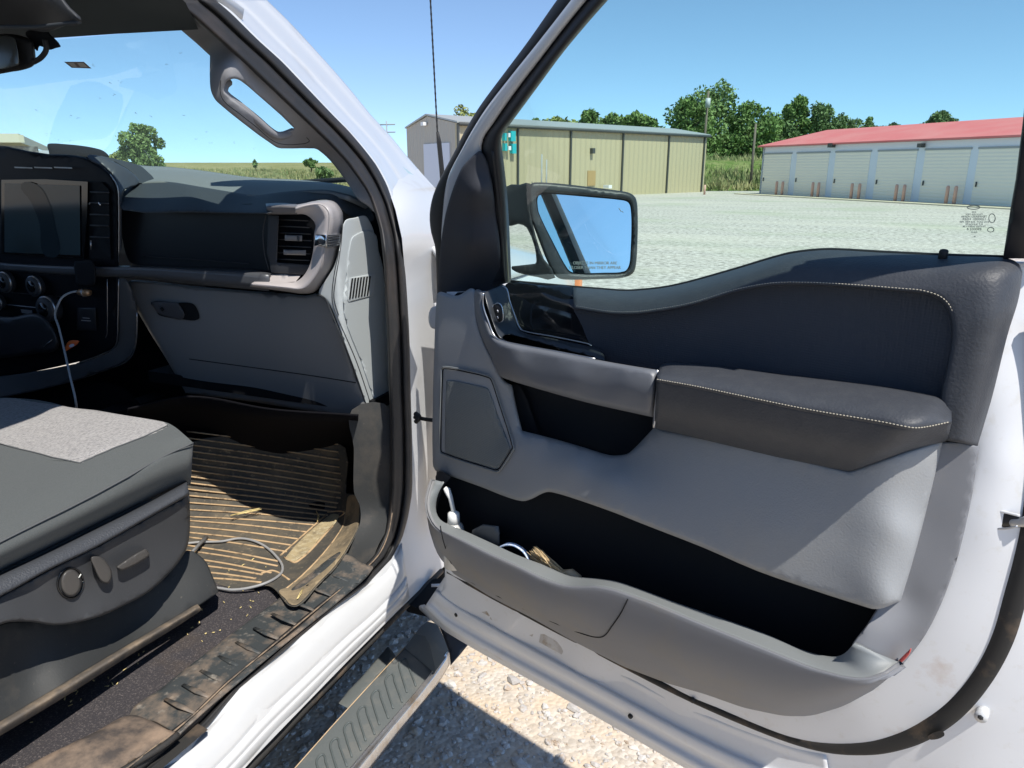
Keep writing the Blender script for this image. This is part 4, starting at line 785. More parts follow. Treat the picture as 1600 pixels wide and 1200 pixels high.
def knob(x, y, r, o=.06, l=.02):
    c = DF(x, y, o); e_ = DF(x, y, o+l); rr = np.linalg.norm(DF(x+r, y, o)-c); d = np.array([0, -1., 0])
    tube('climate_knob', [c, c+d*l*.9, c+d*l], [rr, rr*.92, rr*.82], dk, DA, seg=24); tube('knob_ring', [c+d*l*.55, c+d*l*.75], rr*1.0, dullchrome, DA, seg=24); tube('knob_face', [c+d*l, c+d*(l+.001)], rr*.55, black, DA, seg=20)
knob(14, 440, 11); knob(60, 446, 11); knob(84, 481, 14, .06, .03); knob(2, 472, 8)
ptube('stack_accent', [(0, 475), (40, 479), (72, 482)], DF, .057, .0012, dullchrome, DA); ptube('stack_accent', [(0, 455), (40, 459), (100, 464)], DF, .055, .001, dk, DA)
relief('stack_key', [(32, 483), (50, 485), (51, 491), (34, 489)], DF, .062, dullchrome, DA, sm=False, step=6)
relief('socket_cover', [(121, 481), (149, 481), (151, 517), (119, 516)], DF, .056, mat('cover_black', (.016, .017, .02), .4), DA, sm=False, rnd=(2, .002), step=8)
relief('cover_print', [(129, 496), (140, 497), (140, 498), (129, 497)], DF, .0575, mat('print_gray', (.4, .4, .42), .6), DA, sm=False, step=6, depth=.0005); relief('cover_print', [(127, 500), (142, 501), (142, 502), (127, 501)], DF, .0575, MATS['print_gray'], DA, sm=False, step=6, depth=.0005)
ptube('stack_trim_line', [(167.5, 436), (167.5, 520), (165, 528)], DF, .056, .001, dullchrome, DA)
# gear lever block and console
relief('gear_console', [(-40, 500), (20, 495), (60, 490), (86, 515), (90, 545), (60, 552), (0, 560), (-40, 560)], DF, .12, mat('console_black', (.014, .016, .02), .45), DA, rnd=(6, .02), step=12)
ptube('console_accent', [(68, 542), (81, 531)], DF, .122, .0012, dullchrome, DA, sm=False)
# console side / tunnel towards the seat
relief('tunnel_trim', [(225, 650), (262, 632), (300, 617), (312, 645), (342, 650), (320, 668), (300, 684), (250, 690), (220, 670)], DF, -.05, mat('tunnel_gray', (.05, .053, .06), .6), DA, step=12, n=3, depth=.03)
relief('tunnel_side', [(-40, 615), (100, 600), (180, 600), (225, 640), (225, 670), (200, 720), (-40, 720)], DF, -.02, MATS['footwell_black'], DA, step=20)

# footwell
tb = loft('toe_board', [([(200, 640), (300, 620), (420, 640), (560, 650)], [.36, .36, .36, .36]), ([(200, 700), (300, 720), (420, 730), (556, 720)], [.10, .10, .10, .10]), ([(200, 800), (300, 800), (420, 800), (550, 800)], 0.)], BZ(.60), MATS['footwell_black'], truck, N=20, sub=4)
box('under_dash_light_block', (-1.3, 1.70, .95), (.72, .55, .03), blk, truck)  # unseen, added to stop light leaking into the footwell
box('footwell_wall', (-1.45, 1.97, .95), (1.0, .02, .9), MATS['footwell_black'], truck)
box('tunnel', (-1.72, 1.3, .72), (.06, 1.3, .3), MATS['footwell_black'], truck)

# ================================================================ SEAT
seat = empty('seat', (0, 0, 0)); seat.parent = truck; seat.location = -world_loc(truck)+Vector((-1.3, .7, .6))
seat['label'] = 'grey cloth passenger seat cushion on a dark plastic base'
cloth = mat('gray_cloth', (.108, .114, .114), .9, bump=(1200, .5, .0008), mix=(900, (.075, .084, .084), .4, .6), spec=.15, sheen=.1)
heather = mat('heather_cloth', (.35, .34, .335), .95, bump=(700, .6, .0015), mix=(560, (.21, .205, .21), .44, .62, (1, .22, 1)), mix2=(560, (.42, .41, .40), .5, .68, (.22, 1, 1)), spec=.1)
# explicit 3d cushion built from traced plan: top on z~1.0, side on x~-1.05
SX = -1.05
ZT = 1.0
top_e = [(-60, 800), (0, 752), (60, 726), (125, 700), (190, 674), (240, 668), (272, 672)]      # roll-over line of the right bolster
pip = [(-60, 878), (0, 847), (50, 822), (125, 785), (200, 745), (250, 716), (302, 692)]
bt = [(-60, 925), (0, 893), (75, 857), (150, 820), (200, 796), (260, 768), (298, 757)]
side = loft('cushion_side', [(bt, [-.05]*5+[-.055, -.07]), (mid(pip, bt, .8), [-.012]*5+[-.02, -.03]), (mid(pip, bt, .45), [.006]*5+[-.002, -.01]), (mid(pip, bt, .12), [.004]*5+[-.005, -.015]), (pip, [.0]*5+[-.01, -.02])], BX(SX), cloth, seat, N=60, sub=4, thick=.01)
# top surface rows (depth given as height offset from z=1.0)
PTf = lambda x, y, o=0.: hit(x, y, np.array([0, 0, ZT+o]), np.array([0, 0, 1.]))
def zoff(pts): return [float(BX(SX)(q[0], q[1], 0)[2]-ZT) for q in pts]
pz = [float(BX(SX)(q[0], q[1], -.0 if i < 5 else -.015)[2]-ZT) for i, q in enumerate(pip)]
A_ = [list(q) for q in pip]; 
r1 = [(-60, 835), (0, 800), (50, 778), (112, 748), (180, 716), (230, 696), (290, 681)]
r2 = [(-60, 770), (0, 735), (50, 724), (112, 722), (172, 702), (222, 683), (270, 665)]
r3 = [(-60, 700), (0, 694), (40, 702), (90, 712), (140, 700), (190, 680), (250, 658)]
r4 = [(-60, 665), (0, 655), (30, 652), (60, 648), (90, 646), (130, 645), (190, 648)]
r5 = [(-60, 630), (0, 622), (20, 622), (50, 624), (80, 629), (107, 636), (150, 641)]
zt_ = lambda b, v: [v+k for k in b]
rows_ = [(pip, pz), (r1, [p+.012 for p in pz]), (r2, [p+.017 for p in pz]), (r3, [p+.019 for p in pz]), (r4, [p+.018 for p in pz]), (r5, [p+.008 for p in pz])]
ct = loft('cushion_top', rows_, PTf, cloth, seat, N=230, sub=14, thick=0)
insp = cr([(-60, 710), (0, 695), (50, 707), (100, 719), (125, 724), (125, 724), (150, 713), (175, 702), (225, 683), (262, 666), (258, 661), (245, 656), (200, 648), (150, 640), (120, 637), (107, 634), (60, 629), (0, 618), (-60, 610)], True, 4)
_me = ct.data; _cv = np.array([tuple(v.co) for v in _me.vertices])
def topx(P):
    d = P-CAM; w = d@FW; return np.c_[800+F*(d@RT)/w, 600-F*(d@UP)/w]
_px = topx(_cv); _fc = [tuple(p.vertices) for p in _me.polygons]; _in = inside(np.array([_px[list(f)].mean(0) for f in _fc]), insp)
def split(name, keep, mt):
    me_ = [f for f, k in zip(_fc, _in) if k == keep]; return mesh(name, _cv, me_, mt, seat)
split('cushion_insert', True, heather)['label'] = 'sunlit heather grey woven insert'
bpy.data.objects.remove(ct); split('cushion_top', False, cloth)
def ctop(x, y): k = np.argmin(((_px-np.array([x, y]))**2).sum(1)); return _cv[k]
tube('piping', [PTf(q[0], q[1], k+.002) for q, k in zip(cr(pip, False, 6), np.interp(np.linspace(0, 6, 37), range(7), pz))], .0014, mat('piping_dark', (.09, .095, .1), .8), seat, seg=6)
tube('insert_seam', [ctop(*q)+np.array([0, 0, .001]) for q in cr([(0, 695), (50, 707), (100, 719), (125, 724), (125, 724), (150, 713), (175, 702), (225, 683), (262, 666)], False, 3)], .0014, MATS['piping_dark'], seat, seg=5)
slab('cushion_core', -1.62, SX-.05, .15, .93, .82, .955, cloth, seat, .03)
slab('seat_back', -1.60, -1.08, -.12, .10, .9, 1.7, cloth, seat, .05)
# side shield
shd = mat('seat_shield_plastic', (.047, .049, .053), .5, bump=(260, .35, .0008), spec=.4)
shw = mat('seat_ledge_plastic', (.050, .054, .062), .5, bump=(350, .8, .0015), spec=.4)
loft('shield_ledge', [([(-60, 925), (0, 897), (75, 862), (150, 825), (230, 785), (292, 752)], -.045), ([(-60, 928), (0, 901), (75, 866), (150, 829), (230, 789), (292, 755)], -.008), ([(-60, 950), (0, 926), (75, 886), (150, 850), (230, 805), (295, 768)], .012), ([(-60, 956), (0, 932), (75, 891), (150, 855), (230, 810), (296, 773)], .008)], BX(SX), shw, seat, N=50, sub=3)
relief('side_shield', [(-60, 955), (0, 930), (75, 890), (150, 853), (230, 808), (296, 770), (296, 770), (297, 820), (294, 850), (286, 868), (270, 890), (245, 915), (225, 930), (190, 948), (160, 962), (120, 973), (85, 977), (50, 972), (15, 972), (0, 976), (-60, 990)], BX(SX), [(-60, 960, 0), (75, 895, 0), (150, 858, 0), (290, 780, 0), (292, 840, -.01), (270, 880, 0), (225, 925, .006), (160, 955, .012), (85, 970, .012), (20, 965, .012), (-60, 980, .01), (50, 920, -.004), (150, 895, -.004), (230, 850, -.004), (110, 945, .0), (200, 925, .003)], shd, seat, rnd=(5, .010), step=9, depth=.04, n=3)
def kn(name, out, o, **k): return relief(name, out, BX(SX), o, mat('knob_plastic', (.07, .066, .062), .35, spec=.5), seat, **k)
kc = (111, 911)
kn('lumbar_dial', [(kc[0]+17*cos(a)*.95+3*sin(a), kc[1]+21*sin(a)-4*cos(a)) for a in np.linspace(0, 2*pi, 20)[:-1]], .010, rnd=(4, .006), step=5, depth=.012)
tube('dial_ring', [BX(SX)(kc[0]+21*cos(a)*.95+3*sin(a)-1, kc[1]+23.5*sin(a)-4*cos(a), .0) for a in np.linspace(0, 2*pi, 33)], .0015, black, seat, seg=6)
ptube('dial_mark', [(123, 903), (126.5, 897)], BX(SX), .0105, .0009, mat('mark_white', (.7, .7, .65), .5), seat, sm=False)
kn('recline_lever', [(142, 872), (150, 869), (160, 872), (171, 885), (175, 897), (171, 910), (163, 911), (156, 906), (147, 888)], .018, rnd=(3, .005), step=5, depth=.018)
kn('slide_lever', [(183, 888), (193, 891), (232, 870), (232, 862), (226, 858), (184, 884)], .019, rnd=(3, .005), step=5, depth=.02)
# seat base and track cover
relief('seat_base', [(-60, 1000), (0, 975), (60, 965), (120, 965), (180, 945), (240, 910), (275, 880), (292, 860), (318, 873), (330, 895), (342, 925), (342, 925), (310, 948), (270, 977), (200, 1018), (100, 1080), (0, 1146), (-60, 1182)], BX(SX-.02), [(-60, 1000, -.05), (100, 960, -.05), (200, 930, -.05), (292, 862, -.04), (318, 875, -.02), (340, 924, .02), (270, 970, .0), (100, 1075, .01), (-60, 1180, .01), (200, 980, -.03), (50, 1060, -.03), (310, 910, .0)], dkd, seat, rnd=(3, .005), step=12, depth=.05, n=3)
loft('track_cover', [([(-60, 1162), (0, 1127), (100, 1067), (200, 1007), (270, 966), (308, 943)], .0), ([(-60, 1172), (0, 1137), (100, 1077), (200, 1015), (270, 973), (312, 948)], .018), ([(-60, 1186), (0, 1150), (100, 1090), (200, 1026), (272, 982), (316, 953)], .010)], BX(SX-.01), mat('dusty_cover', (.11, .095, .08), .6, bump=(200, .4, .001), mix=(16, (.30, .23, .16), .45, .7), spec=.3), seat, N=40, sub=4)

# ================================================================ RUNNING BOARD
SZ = BZ(.42)
stepm = mat('step_plastic', (.11, .122, .122), .6, bump=(160, .35, .001), mix=(12, (.17, .165, .15), .5, .75), spec=.35)
stp = relief('running_board', [(360, 1310), (461, 1200), (515, 1139), (575, 1073), (632, 1012), (632, 1012), (655, 1031), (679, 1050), (679, 1050), (656, 1080), (605, 1139), (553, 1200), (455, 1320)], SZ, 0., stepm, truck, step=18, sm=False, depth=.03, rnd=(2, .003))
stp['label'] = 'grey ribbed running board with a bright outer edge'
relief('step_end_ramp', [(632, 1012), (648, 991), (664, 994), (672, 1010), (681, 1047), (679, 1052)], SZ, [(632, 1012, .0), (648, 991, .018), (664, 994, .02), (681, 1047, .012), (679, 1052, .0), (672, 1010, .02)], stepm, stp, sm=False, step=8, depth=.02)
relief('step_end_cap', [(648, 991), (658, 978), (668, 971), (684, 975), (694, 998), (702, 1020), (681, 1048), (672, 1010), (664, 994)], SZ, [(648, 991, .018), (668, 972, .0), (684, 976, .0), (702, 1020, -.004), (681, 1047, .012), (672, 1010, .02)], stepm, stp, sm=False, step=8, depth=.03)
loft('step_bright_edge', [([(680, 1050), (702, 1021), (702.5, 1020)], [.0, -.002, -.002]), ([(684, 1062), (704, 1036), (705, 1034)], [-.02, -.022, -.022])], SZ, chrome, stp, N=8, sub=2) if False else None
ce = [(702, 1020), (681, 1049), (656, 1080), (605, 1139), (553, 1200), (455, 1320)]
cf = [(704, 1036), (692, 1057), (667, 1092), (622, 1147), (577, 1205), (480, 1325)]
loft('step_bright_edge', [([(q[0]-4, q[1]-2) for q in ce], .004), (ce, .0), (mid(ce, cf, .35), -.006), (cf, -.03)], SZ, mat('dusty_chrome', (.62, .62, .63), .22, metal=.95, mix=(30, (.5, .42, .34), .5, .7)), stp, N=40, sub=3, curve=False)
ptube('step_inner_edge', [(632, 1012), (575, 1073), (515, 1139), (461, 1200), (380, 1290)], SZ, .001, .0012, dust, stp, sm=False)
# chevron ribs
for i in range(9):
    bx, by = 648-i*21.5, 1030+i*25.2
    V, Fc = [], []
    L = [(bx+2, by+42), (bx-12+2, by+10), (bx-14, by-2), (bx-24, by+6), (bx-22, by+20), (bx-12, by+52)]
    V, Fc = tube_geo([SZ(x, y, .001) for x, y in cr(L, False, 4)], .0022, seg=6); mesh('tread_rib', V, Fc, mat('tread_rib', (.085, .10, .10), .6), stp)
relief('step_bracket', [(529, 1099), (545, 1078), (562, 1061), (606, 1010), (612, 1016), (619, 1026), (600, 1045), (544, 1107)], BZ(.38), .0, stepm, stp, sm=False, step=10, depth=.05, rnd=(3, .005))
relief('step_front_bracket', [(684, 974), (695, 968), (740, 996), (736, 1002), (718, 1024), (704, 1040), (702, 1020), (694, 998)], BZ(.36), 0, dk, stp, sm=False, step=10, depth=.08, rnd=(3, .005))
slab('mud_guard', -1.0, -.86, 1.62, 1.66, .25, .55, blk, truck, .01)
relief('rocker_gap', [(676, 905), (693, 903), (690, 925), (668, 942), (650, 950), (640, 945)], BZ(.5), -.02, blk, truck, sm=False)
ptube('hinge_bar', [(674, 915), (694, 914)], BZ(.5), .0, .004, white_dirty, truck, sm=False)

# ================================================================ REAR DOOR (open, beside the viewer; seen only in the mirror and by its light)
rd = empty('door', (0, 0, 0)); rd.parent = truck; rd.location = -world_loc(truck)+Vector((-.80, .10, .5)); rd['label'] = 'white rear passenger door standing open'
RU = np.array([.934, -.358, 0.]); RN = np.array([-.358, -.934, 0.]); RO_ = np.array([-.80, .06, 0.])
def rsz(s, z, o=0.): return RO_ + RU*s + RN*(o+max(0, z-1.36)*TILT) + np.array([0, 0, z])
prism('door_panel', [rsz(*q) for q in ((0, .52), (.85, .52), (.98, .8), (.98, 1.38), (0, 1.34))], -RN*.10, white, rd)
prism('door_lining', [rsz(*q, .05) for q in ((.05, .62), (.8, .62), (.92, .85), (.94, 1.37), (.03, 1.33))], -RN*.045, dk, rd)
prism('window_glass', [rsz(*q, -.02) for q in ((.03, 1.34), (.95, 1.38), (.82, 1.88), (.06, 1.90))], -RN*.004, glass_p, rd)
tube('window_frame', [rsz(0.02, 1.34, -.02), rsz(.04, 1.90, -.02), rsz(.80, 1.90, -.02), rsz(.88, 1.80, -.02), rsz(.97, 1.38, -.02)], .022, white, rd, seg=8)

# ================================================================ LOOSE THINGS
# floor mat
mz = .60
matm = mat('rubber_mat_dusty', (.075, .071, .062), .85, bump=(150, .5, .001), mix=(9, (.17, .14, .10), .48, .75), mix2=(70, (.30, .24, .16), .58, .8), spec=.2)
MO = BZ(mz)
fm = relief('floor_mat', [(200, 870), (200, 780), (250, 720), (300, 690), (350, 680), (400, 680), (500, 690), (540, 700), (541, 770), (547, 771), (556, 773), (562, 785), (564, 800), (562, 820), (550, 848), (526, 886), (496, 916), (478, 938), (464, 948), (452, 947), (444, 940), (432, 924), (420, 916), (408, 917), (370, 921), (340, 914), (300, 912), (240, 905)], MO,
   [(200, 870, .012), (300, 800, .008), (430, 800, .008), (300, 690, .20), (400, 682, .21), (530, 700, .18), (350, 740, .10), (500, 745, .09), (400, 870, .008), (440, 900, .01), (500, 850, .012), (530, 800, .014), (541, 770, .055), (552, 774, .085), (563, 800, .075), (550, 846, .062), (526, 884, .055), (496, 914, .052), (464, 946, .050), (446, 940, .045), (428, 920, .035), (400, 916, .02), (536, 822, .022), (508, 862, .02), (470, 902, .02), (448, 922, .028), (370, 918, .014), (480, 870, .006), (520, 830, .006), (340, 912, .012), (545, 795, .05)], matm, None, rnd=(3, .004), step=8, depth=.008, n=3)
tag(fm, 'dusty ribbed black rubber floor mat in the passenger footwell', 'floor mat')
def Zm(x, y): return (280+x/5, 740+y/5)
tpsm = tps([(200, 870, .012), (300, 800, .008), (430, 800, .008), (300, 690, .20), (400, 682, .21), (530, 700, .18), (350, 740, .10), (500, 745, .09), (400, 870, .008), (440, 900, .01), (500, 850, .012), (530, 800, .014), (541, 770, .055), (552, 774, .085), (563, 800, .075), (550, 846, .062), (526, 884, .055), (496, 914, .052), (464, 946, .050), (446, 940, .045), (428, 920, .035), (400, 916, .02), (536, 822, .022), (508, 862, .02), (470, 902, .02), (448, 922, .028), (370, 918, .014), (480, 870, .006), (520, 830, .006), (340, 912, .012), (545, 795, .05)])
def onmat(x, y, d=.0): return MO(x, y, float(tpsm(np.array([[x, y]]))[0])+d)
ribs = []
for k, (yl, xr, yr) in enumerate([(-380, 1240, -230), (-330, 1240, -170), (-280, 1250, -110), (-230, 1250, -50), (-180, 1260, 0), (-130, 1260, 50), (-80, 1260, 100), (-30, 1260, 150), (20, 1260, 190), (70, 1240, 230), (120, 1230, 265), (170, 1200, 295), (225, 1160, 325), (280, 1110, 360), (335, 1050, 400), (365, 990, 455), (412, 925, 510), (458, 880, 560), (495, 840, 610), (560, 800, 690), (600, 770, 722), (655, 720, 775), (705, 650, 790), (760, 600, 820), (810, 640, 850)]):
    a = Zm(60, yl); b = Zm(xr, yr); m_ = ((a[0]+b[0])/2, (a[1]+b[1])/2-1.5)
    ribs.append(tube_geo([onmat(q[0], q[1], .001) for q in cr([a, m_, b], False, 8)], .0032, seg=6, flat=.6, upv=(0, 0, 1)))
V, Fc = join_geo(ribs); mesh('mat_ribs', V, Fc, mat('rib_dusty', (.48, .34, .20), .9, mix=(40, (.20, .15, .10), .52, .66), spec=.1), fm)
for L, r_ in (([Zm(1160, 300), Zm(1290, 300), Zm(1250, 340)], .002), ([Zm(790, 640), Zm(1150, 320)], .0025), ([Zm(820, 655), Zm(920, 690), Zm(1200, 410)], .003), ([Zm(1300, 330), Zm(1290, 400), Zm(1150, 600), Zm(960, 800), Zm(840, 900)], .003), ([Zm(640, 780), Zm(740, 760), Zm(860, 830)], .0025)):
    c = cr(L, False, 6); V, Fc = tube_geo([onmat(q[0], q[1], .001) for q in c], r_, seg=6); mesh('mat_ridge', V, Fc, MATS['rib_dusty'], fm)
relief('mat_pad', [Zm(*q) for q in ((1180, 320), (1250, 335), (1110, 500), (920, 680), (830, 655))], MO, lambda x, y: float(tpsm(np.array([[x, y]]))[0])+.004, mat('pad_dust', (.42, .34, .20), .9, mix=(30, (.22, .18, .12), .45, .68), mix2=(90, (.5, .44, .3), .5, .7), spec=.1), fm, step=7, rnd=(2, .002))
relief('mat_lip', [(548, 773), (556, 775), (561, 786), (562, 800), (560, 820), (548, 846), (524, 883), (494, 914), (476, 935), (463, 945), (453, 944), (446, 936), (436, 924), (446, 918), (470, 900), (508, 860), (534, 822), (540, 800), (543, 778)], MO, lambda x, y: float(tpsm(np.array([[x, y]]))[0])+.0035, mat('lip_dust_sunlit', (.30, .235, .15), .9, mix=(14, (.14, .12, .09), .45, .66), mix2=(80, (.38, .30, .2), .55, .75), bump=(150, .4, .001), spec=.1), fm, step=7, rnd=(2, .002), depth=.004)  # dusty lip, its paler tan also puts sunlight into the colour
# cable lying on the mat
cb = cr([Zm(60, 545), Zm(170, 535), Zm(330, 530), Zm(470, 507), Zm(580, 525), Zm(680, 575), Zm(760, 650), Zm(805, 720), Zm(795, 780), Zm(700, 845), Zm(560, 890), Zm(420, 908), Zm(310, 895), Zm(200, 880)], False, 8)
tag(tube('loose_cable', [onmat(q[0], q[1], .006) for q in cb], .0032, mat('gray_cable', (.30, .30, .30), .5), None, seg=8), 'grey cable looped on the ribbed floor mat', 'cable')
V, Fc = tube_geo([onmat(*Zm(90, 625), .02), onmat(*Zm(150, 560), .02), onmat(*Zm(210, 500), .012)], [.004, .004, .006], seg=8)
tag(mesh('cable_tie', V, Fc, mat('tie_gray', (.16, .16, .16), .5)), 'grey strap end crossing the loose cable beside the seat', 'strap')
# straw
strawm = mat('straw', (.72, .58, .26), .7)
def straw(name, L, label, n_=3, r_=.0009):
    g = []
    for k in range(n_):
        P = [onmat(x+random.uniform(-3, 3)*(k > 0), y+random.uniform(-1.5, 1.5)*(k > 0), .007+.002*k) for x, y in L]; g.append(tube_geo(P, r_, seg=4))
    V, Fc = join_geo(g); return tag(mesh(name, V, Fc, strawm), label, 'straw')
straw('dry_straw', [Zm(400, 325), Zm(520, 300), Zm(640, 272)], 'dry straw wisps lying across the mat ribs near the shadow edge', 6)
straw('dry_straw', [Zm(1080, 375), Zm(1085, 330), Zm(1070, 290)], 'single dry straw standing by the raised mat edge', 2)
straw('dry_straw', [Zm(920, 980), Zm(945, 930), Zm(968, 895)], 'thin straw on the curled front corner of the mat', 2)
g = []
for k in range(90):
    x = random.uniform(30, 420); y0_ = 1150-(x)*.5; y = random.uniform(y0_-80, y0_+10); c = BZ(.612)(x, y); a = random.uniform(0, pi); l = random.uniform(.001, .004)
    g.append(tube_geo([c-np.array([cos(a)*l, sin(a)*l, 0]), c+np.array([cos(a)*l, sin(a)*l, .001])], random.uniform(.0006, .0014), seg=4))
V, Fc = join_geo(g); tag(mesh('straw_crumbs', V, Fc, strawm), 'scattered straw crumbs on the black carpet beside the sill', 'debris', kind='stuff')
# charging cable from stack to seat
cc = cr([(120, 455, .10), (108, 458, .11), (97, 465, .13), (90, 478, .14), (86, 492, .14), (92, 512, .16), (100, 545, .19), (110, 590, .24), (118, 625, .26), (121, 650, .24)], False, 6)
tag(tube('charging_cable', [DF(q[0], q[1], q[2]) for q in cc], .0026, mat('pale_cable', (.30, .33, .36), .5), None, seg=8), 'pale charging cable hanging from the dash plug down beside the seat', 'cable')
pg = empty('charger_plug', tuple(DF(130, 456, .07))); tag(pg, 'small copper coloured charger plug sticking out of the dash', 'plug')
cop = mat('copper_plug', (.45, .28, .16), .35, metal=.6)
c = DF(132, 457, .07); dx = (DF(142, 457, .07)-c); dx /= np.linalg.norm(dx)
tube('plug_body', [c-dx*.020, c-dx*.006, c+dx*.006, c+dx*.018], [.007, .009, .010, .008], cop, pg, seg=12); tube('plug_band', [c-dx*.001, c+dx*.002], .0115, dullchrome, pg, seg=12)
# dark strap/phone holder flap at the bar
fl = relief('phone_mount', [(116, 410), (124, 408), (145, 409), (150, 438), (147, 446), (122, 446), (118, 432)], DF, .09, blk, None, step=8, rnd=(3, .006), depth=.02); tag(fl, 'black phone mount clipped over the dash bar above the plug', 'phone mount')
lg = relief('orange_wrapper', [(101, 550), (104, 537), (110, 532), (121, 532), (124, 534), (115, 542), (104, 548)], DF, .10, mat('orange_wrap', (.75, .16, .04), .4), None, rnd=(2, .004), step=4, depth=.01); tag(lg, 'small orange wrapper in the tray below the dash controls', 'wrapper')
relief('wrapper_mark', [(108, 540), (114, 537), (116, 540), (110, 543)], DF, .104, mat('wrap_white', (.6, .6, .7), .5), lg, step=4)
dp_ = relief('dash_cushion', [(74, 226), (80, 224), (100, 225), (130, 228), (155, 233), (165, 238), (170, 246), (150, 248), (80, 246), (76, 236)], DF, [(76, 230, -.10), (168, 242, -.10), (120, 237, -.06), (120, 227, -.12), (120, 246, -.05)], mat('fuzzy_black', (.008, .008, .01), .9, bump=(300, .6, .002)), None, rnd=(8, .03), step=6, depth=.06); tag(dp_, 'lumpy black pad lying on top of the dashboard behind the screen', 'dash pad')
# inside rear-view mirror, overhead console
rv = empty('rear_view_mirror', tuple(BY(1.0)(20, 85))); rv.parent = truck; rv.location = Vector(BY(1.0)(20, 85))-Vector(world_loc(truck))
relief('mirror_case', [(-60, 56), (0, 53), (25, 54), (45, 60), (52, 66), (56, 92), (54, 101), (44, 107), (20, 112), (-60, 116)], BY(1.0), .0, rub, rv, rnd=(8, .02), step=8, depth=.05)
relief('mirror_face', [(-60, 60), (0, 56), (18, 57), (24, 62), (30, 95), (28, 102), (0, 109), (-60, 113)], BY(1.0), .012, mat('dim_mirror', (.05, .055, .055), .1, spec=.7), rv, rnd=(2, .002), step=12, depth=.004)
relief('sensor_block', [(40, 50), (70, 46), (80, 55), (95, 72), (88, 75), (76, 78), (62, 72), (58, 80), (50, 66)], BY(1.02), .0, blk, rv, rnd=(3, .006), step=7, depth=.04, n=3)
ptube('mirror_cable', [(53, 97), (64, 90), (72, 78), (70, 62)], BY(1.0), .0, .0045, rub, rv)
relief('overhead_console', [(-60, -20), (-60, 40), (0, 42), (55, 48), (75, 50), (103, 40), (128, 35), (110, 12), (98, -4), (90, -20)], BY(.9), [(-60, 40, .0), (100, 38, .0), (50, 48, -.08), (50, 0, .02), (-60, -20, .02)], mat('console_overhead', (.03, .033, .038), .6), truck, rnd=(5, .01), step=10, depth=.03, n=3)
ptube('console_edge', [(-60, 45), (0, 42), (55, 42), (100, 37), (125, 34)], BY(.9), .02, .003, dashm, truck)
# door pocket contents
sb = empty('spray_bottle', tuple(D(704, 810, .07))); tag(sb, 'white pump bottle standing in the front end of the door pocket', 'bottle')
wp_ = mat('white_plastic', (.8, .8, .78), .4)
b0 = D(709, 812, .075); upz = np.array([0, 0, 1.])
tube('bottle_body', [b0-upz*.10, b0-upz*.03, b0-upz*.012, b0-upz*.004], [.022, .022, .018, .010], mat('clear_bottle', (.55, .55, .53), .2), sb, seg=18)
tube('bottle_cap', [b0-upz*.008, b0+upz*.014, b0+upz*.018], [.0125, .0115, .006], wp_, sb, seg=18)
n0 = b0+upz*.018; tube('pump_nozzle', [n0, D(704, 778, .075), D(699, 766, .078), D(695, 762, .08)], [.0055, .0062, .0085, .005], wp_, sb, seg=10, flat=.7)
bxm = relief('small_box', [(738, 828), (755, 819), (779, 822), (781, 832), (781, 852), (760, 860), (735, 842)], D, .075, mat('box_gray', (.11, .115, .12), .5), None, rnd=(3, .006), step=6, depth=.05, sm=False); tag(bxm, 'small dark grey box in the door pocket beside the pump bottle', 'box')
g = []
for k in range(5):
    r_ = 1+k*.05; c = cr([(775, 860), (785, 853-k*2), (800, 852-k*1.5), (815, 860-k), (824, 872), (830, 890)], False, 5); g.append(tube_geo([D(q[0]+k*1.5, q[1]+k*1.2, .088-.004*k) for q in c], .0016, seg=6))
V, Fc = join_geo(g); tag(mesh('coiled_cord', V, Fc, mat('blue_white_cord', (.35, .5, .8), .5, mix=(300, (.85, .88, .92), .45, .6))), 'coil of blue and white cord in the door pocket', 'cord')
g = []
for k in range(150):
    t = random.random(); x0, y0 = 880+random.uniform(-12, 14), 905+random.uniform(-6, 6); a = random.gauss(0, 1)
    x1, y1 = 836+t*8+a*5-random.random()*6, 852+random.random()*12+abs(a)*6; oo = random.uniform(.070, .098)
    g.append(tube_geo([D(x0, y0, oo), D((x0+x1)/2+random.gauss(0, 1), (y0+y1)/2, oo+random.uniform(-.003, .003)), D(x1, y1, oo+random.uniform(-.006, .006))], [.0011, .0010, .0006], seg=4))
V, Fc = join_geo(g); br = empty('hand_brush', tuple(D(870, 900, .085))); tag(br, 'straw bristled hand brush sticking out of the door pocket', 'brush')
mesh('bristles', V, Fc, mat('bristle_straw', (.50, .34, .16), .7, mix=(200, (.72, .55, .32), .4, .6)), br)
tube('brush_handle', [D(878, 900, .085), D(893, 898, .085), D(905, 905, .085)], [.011, .010, .007], mat('tan_wood', (.62, .46, .28), .5), br, seg=10)

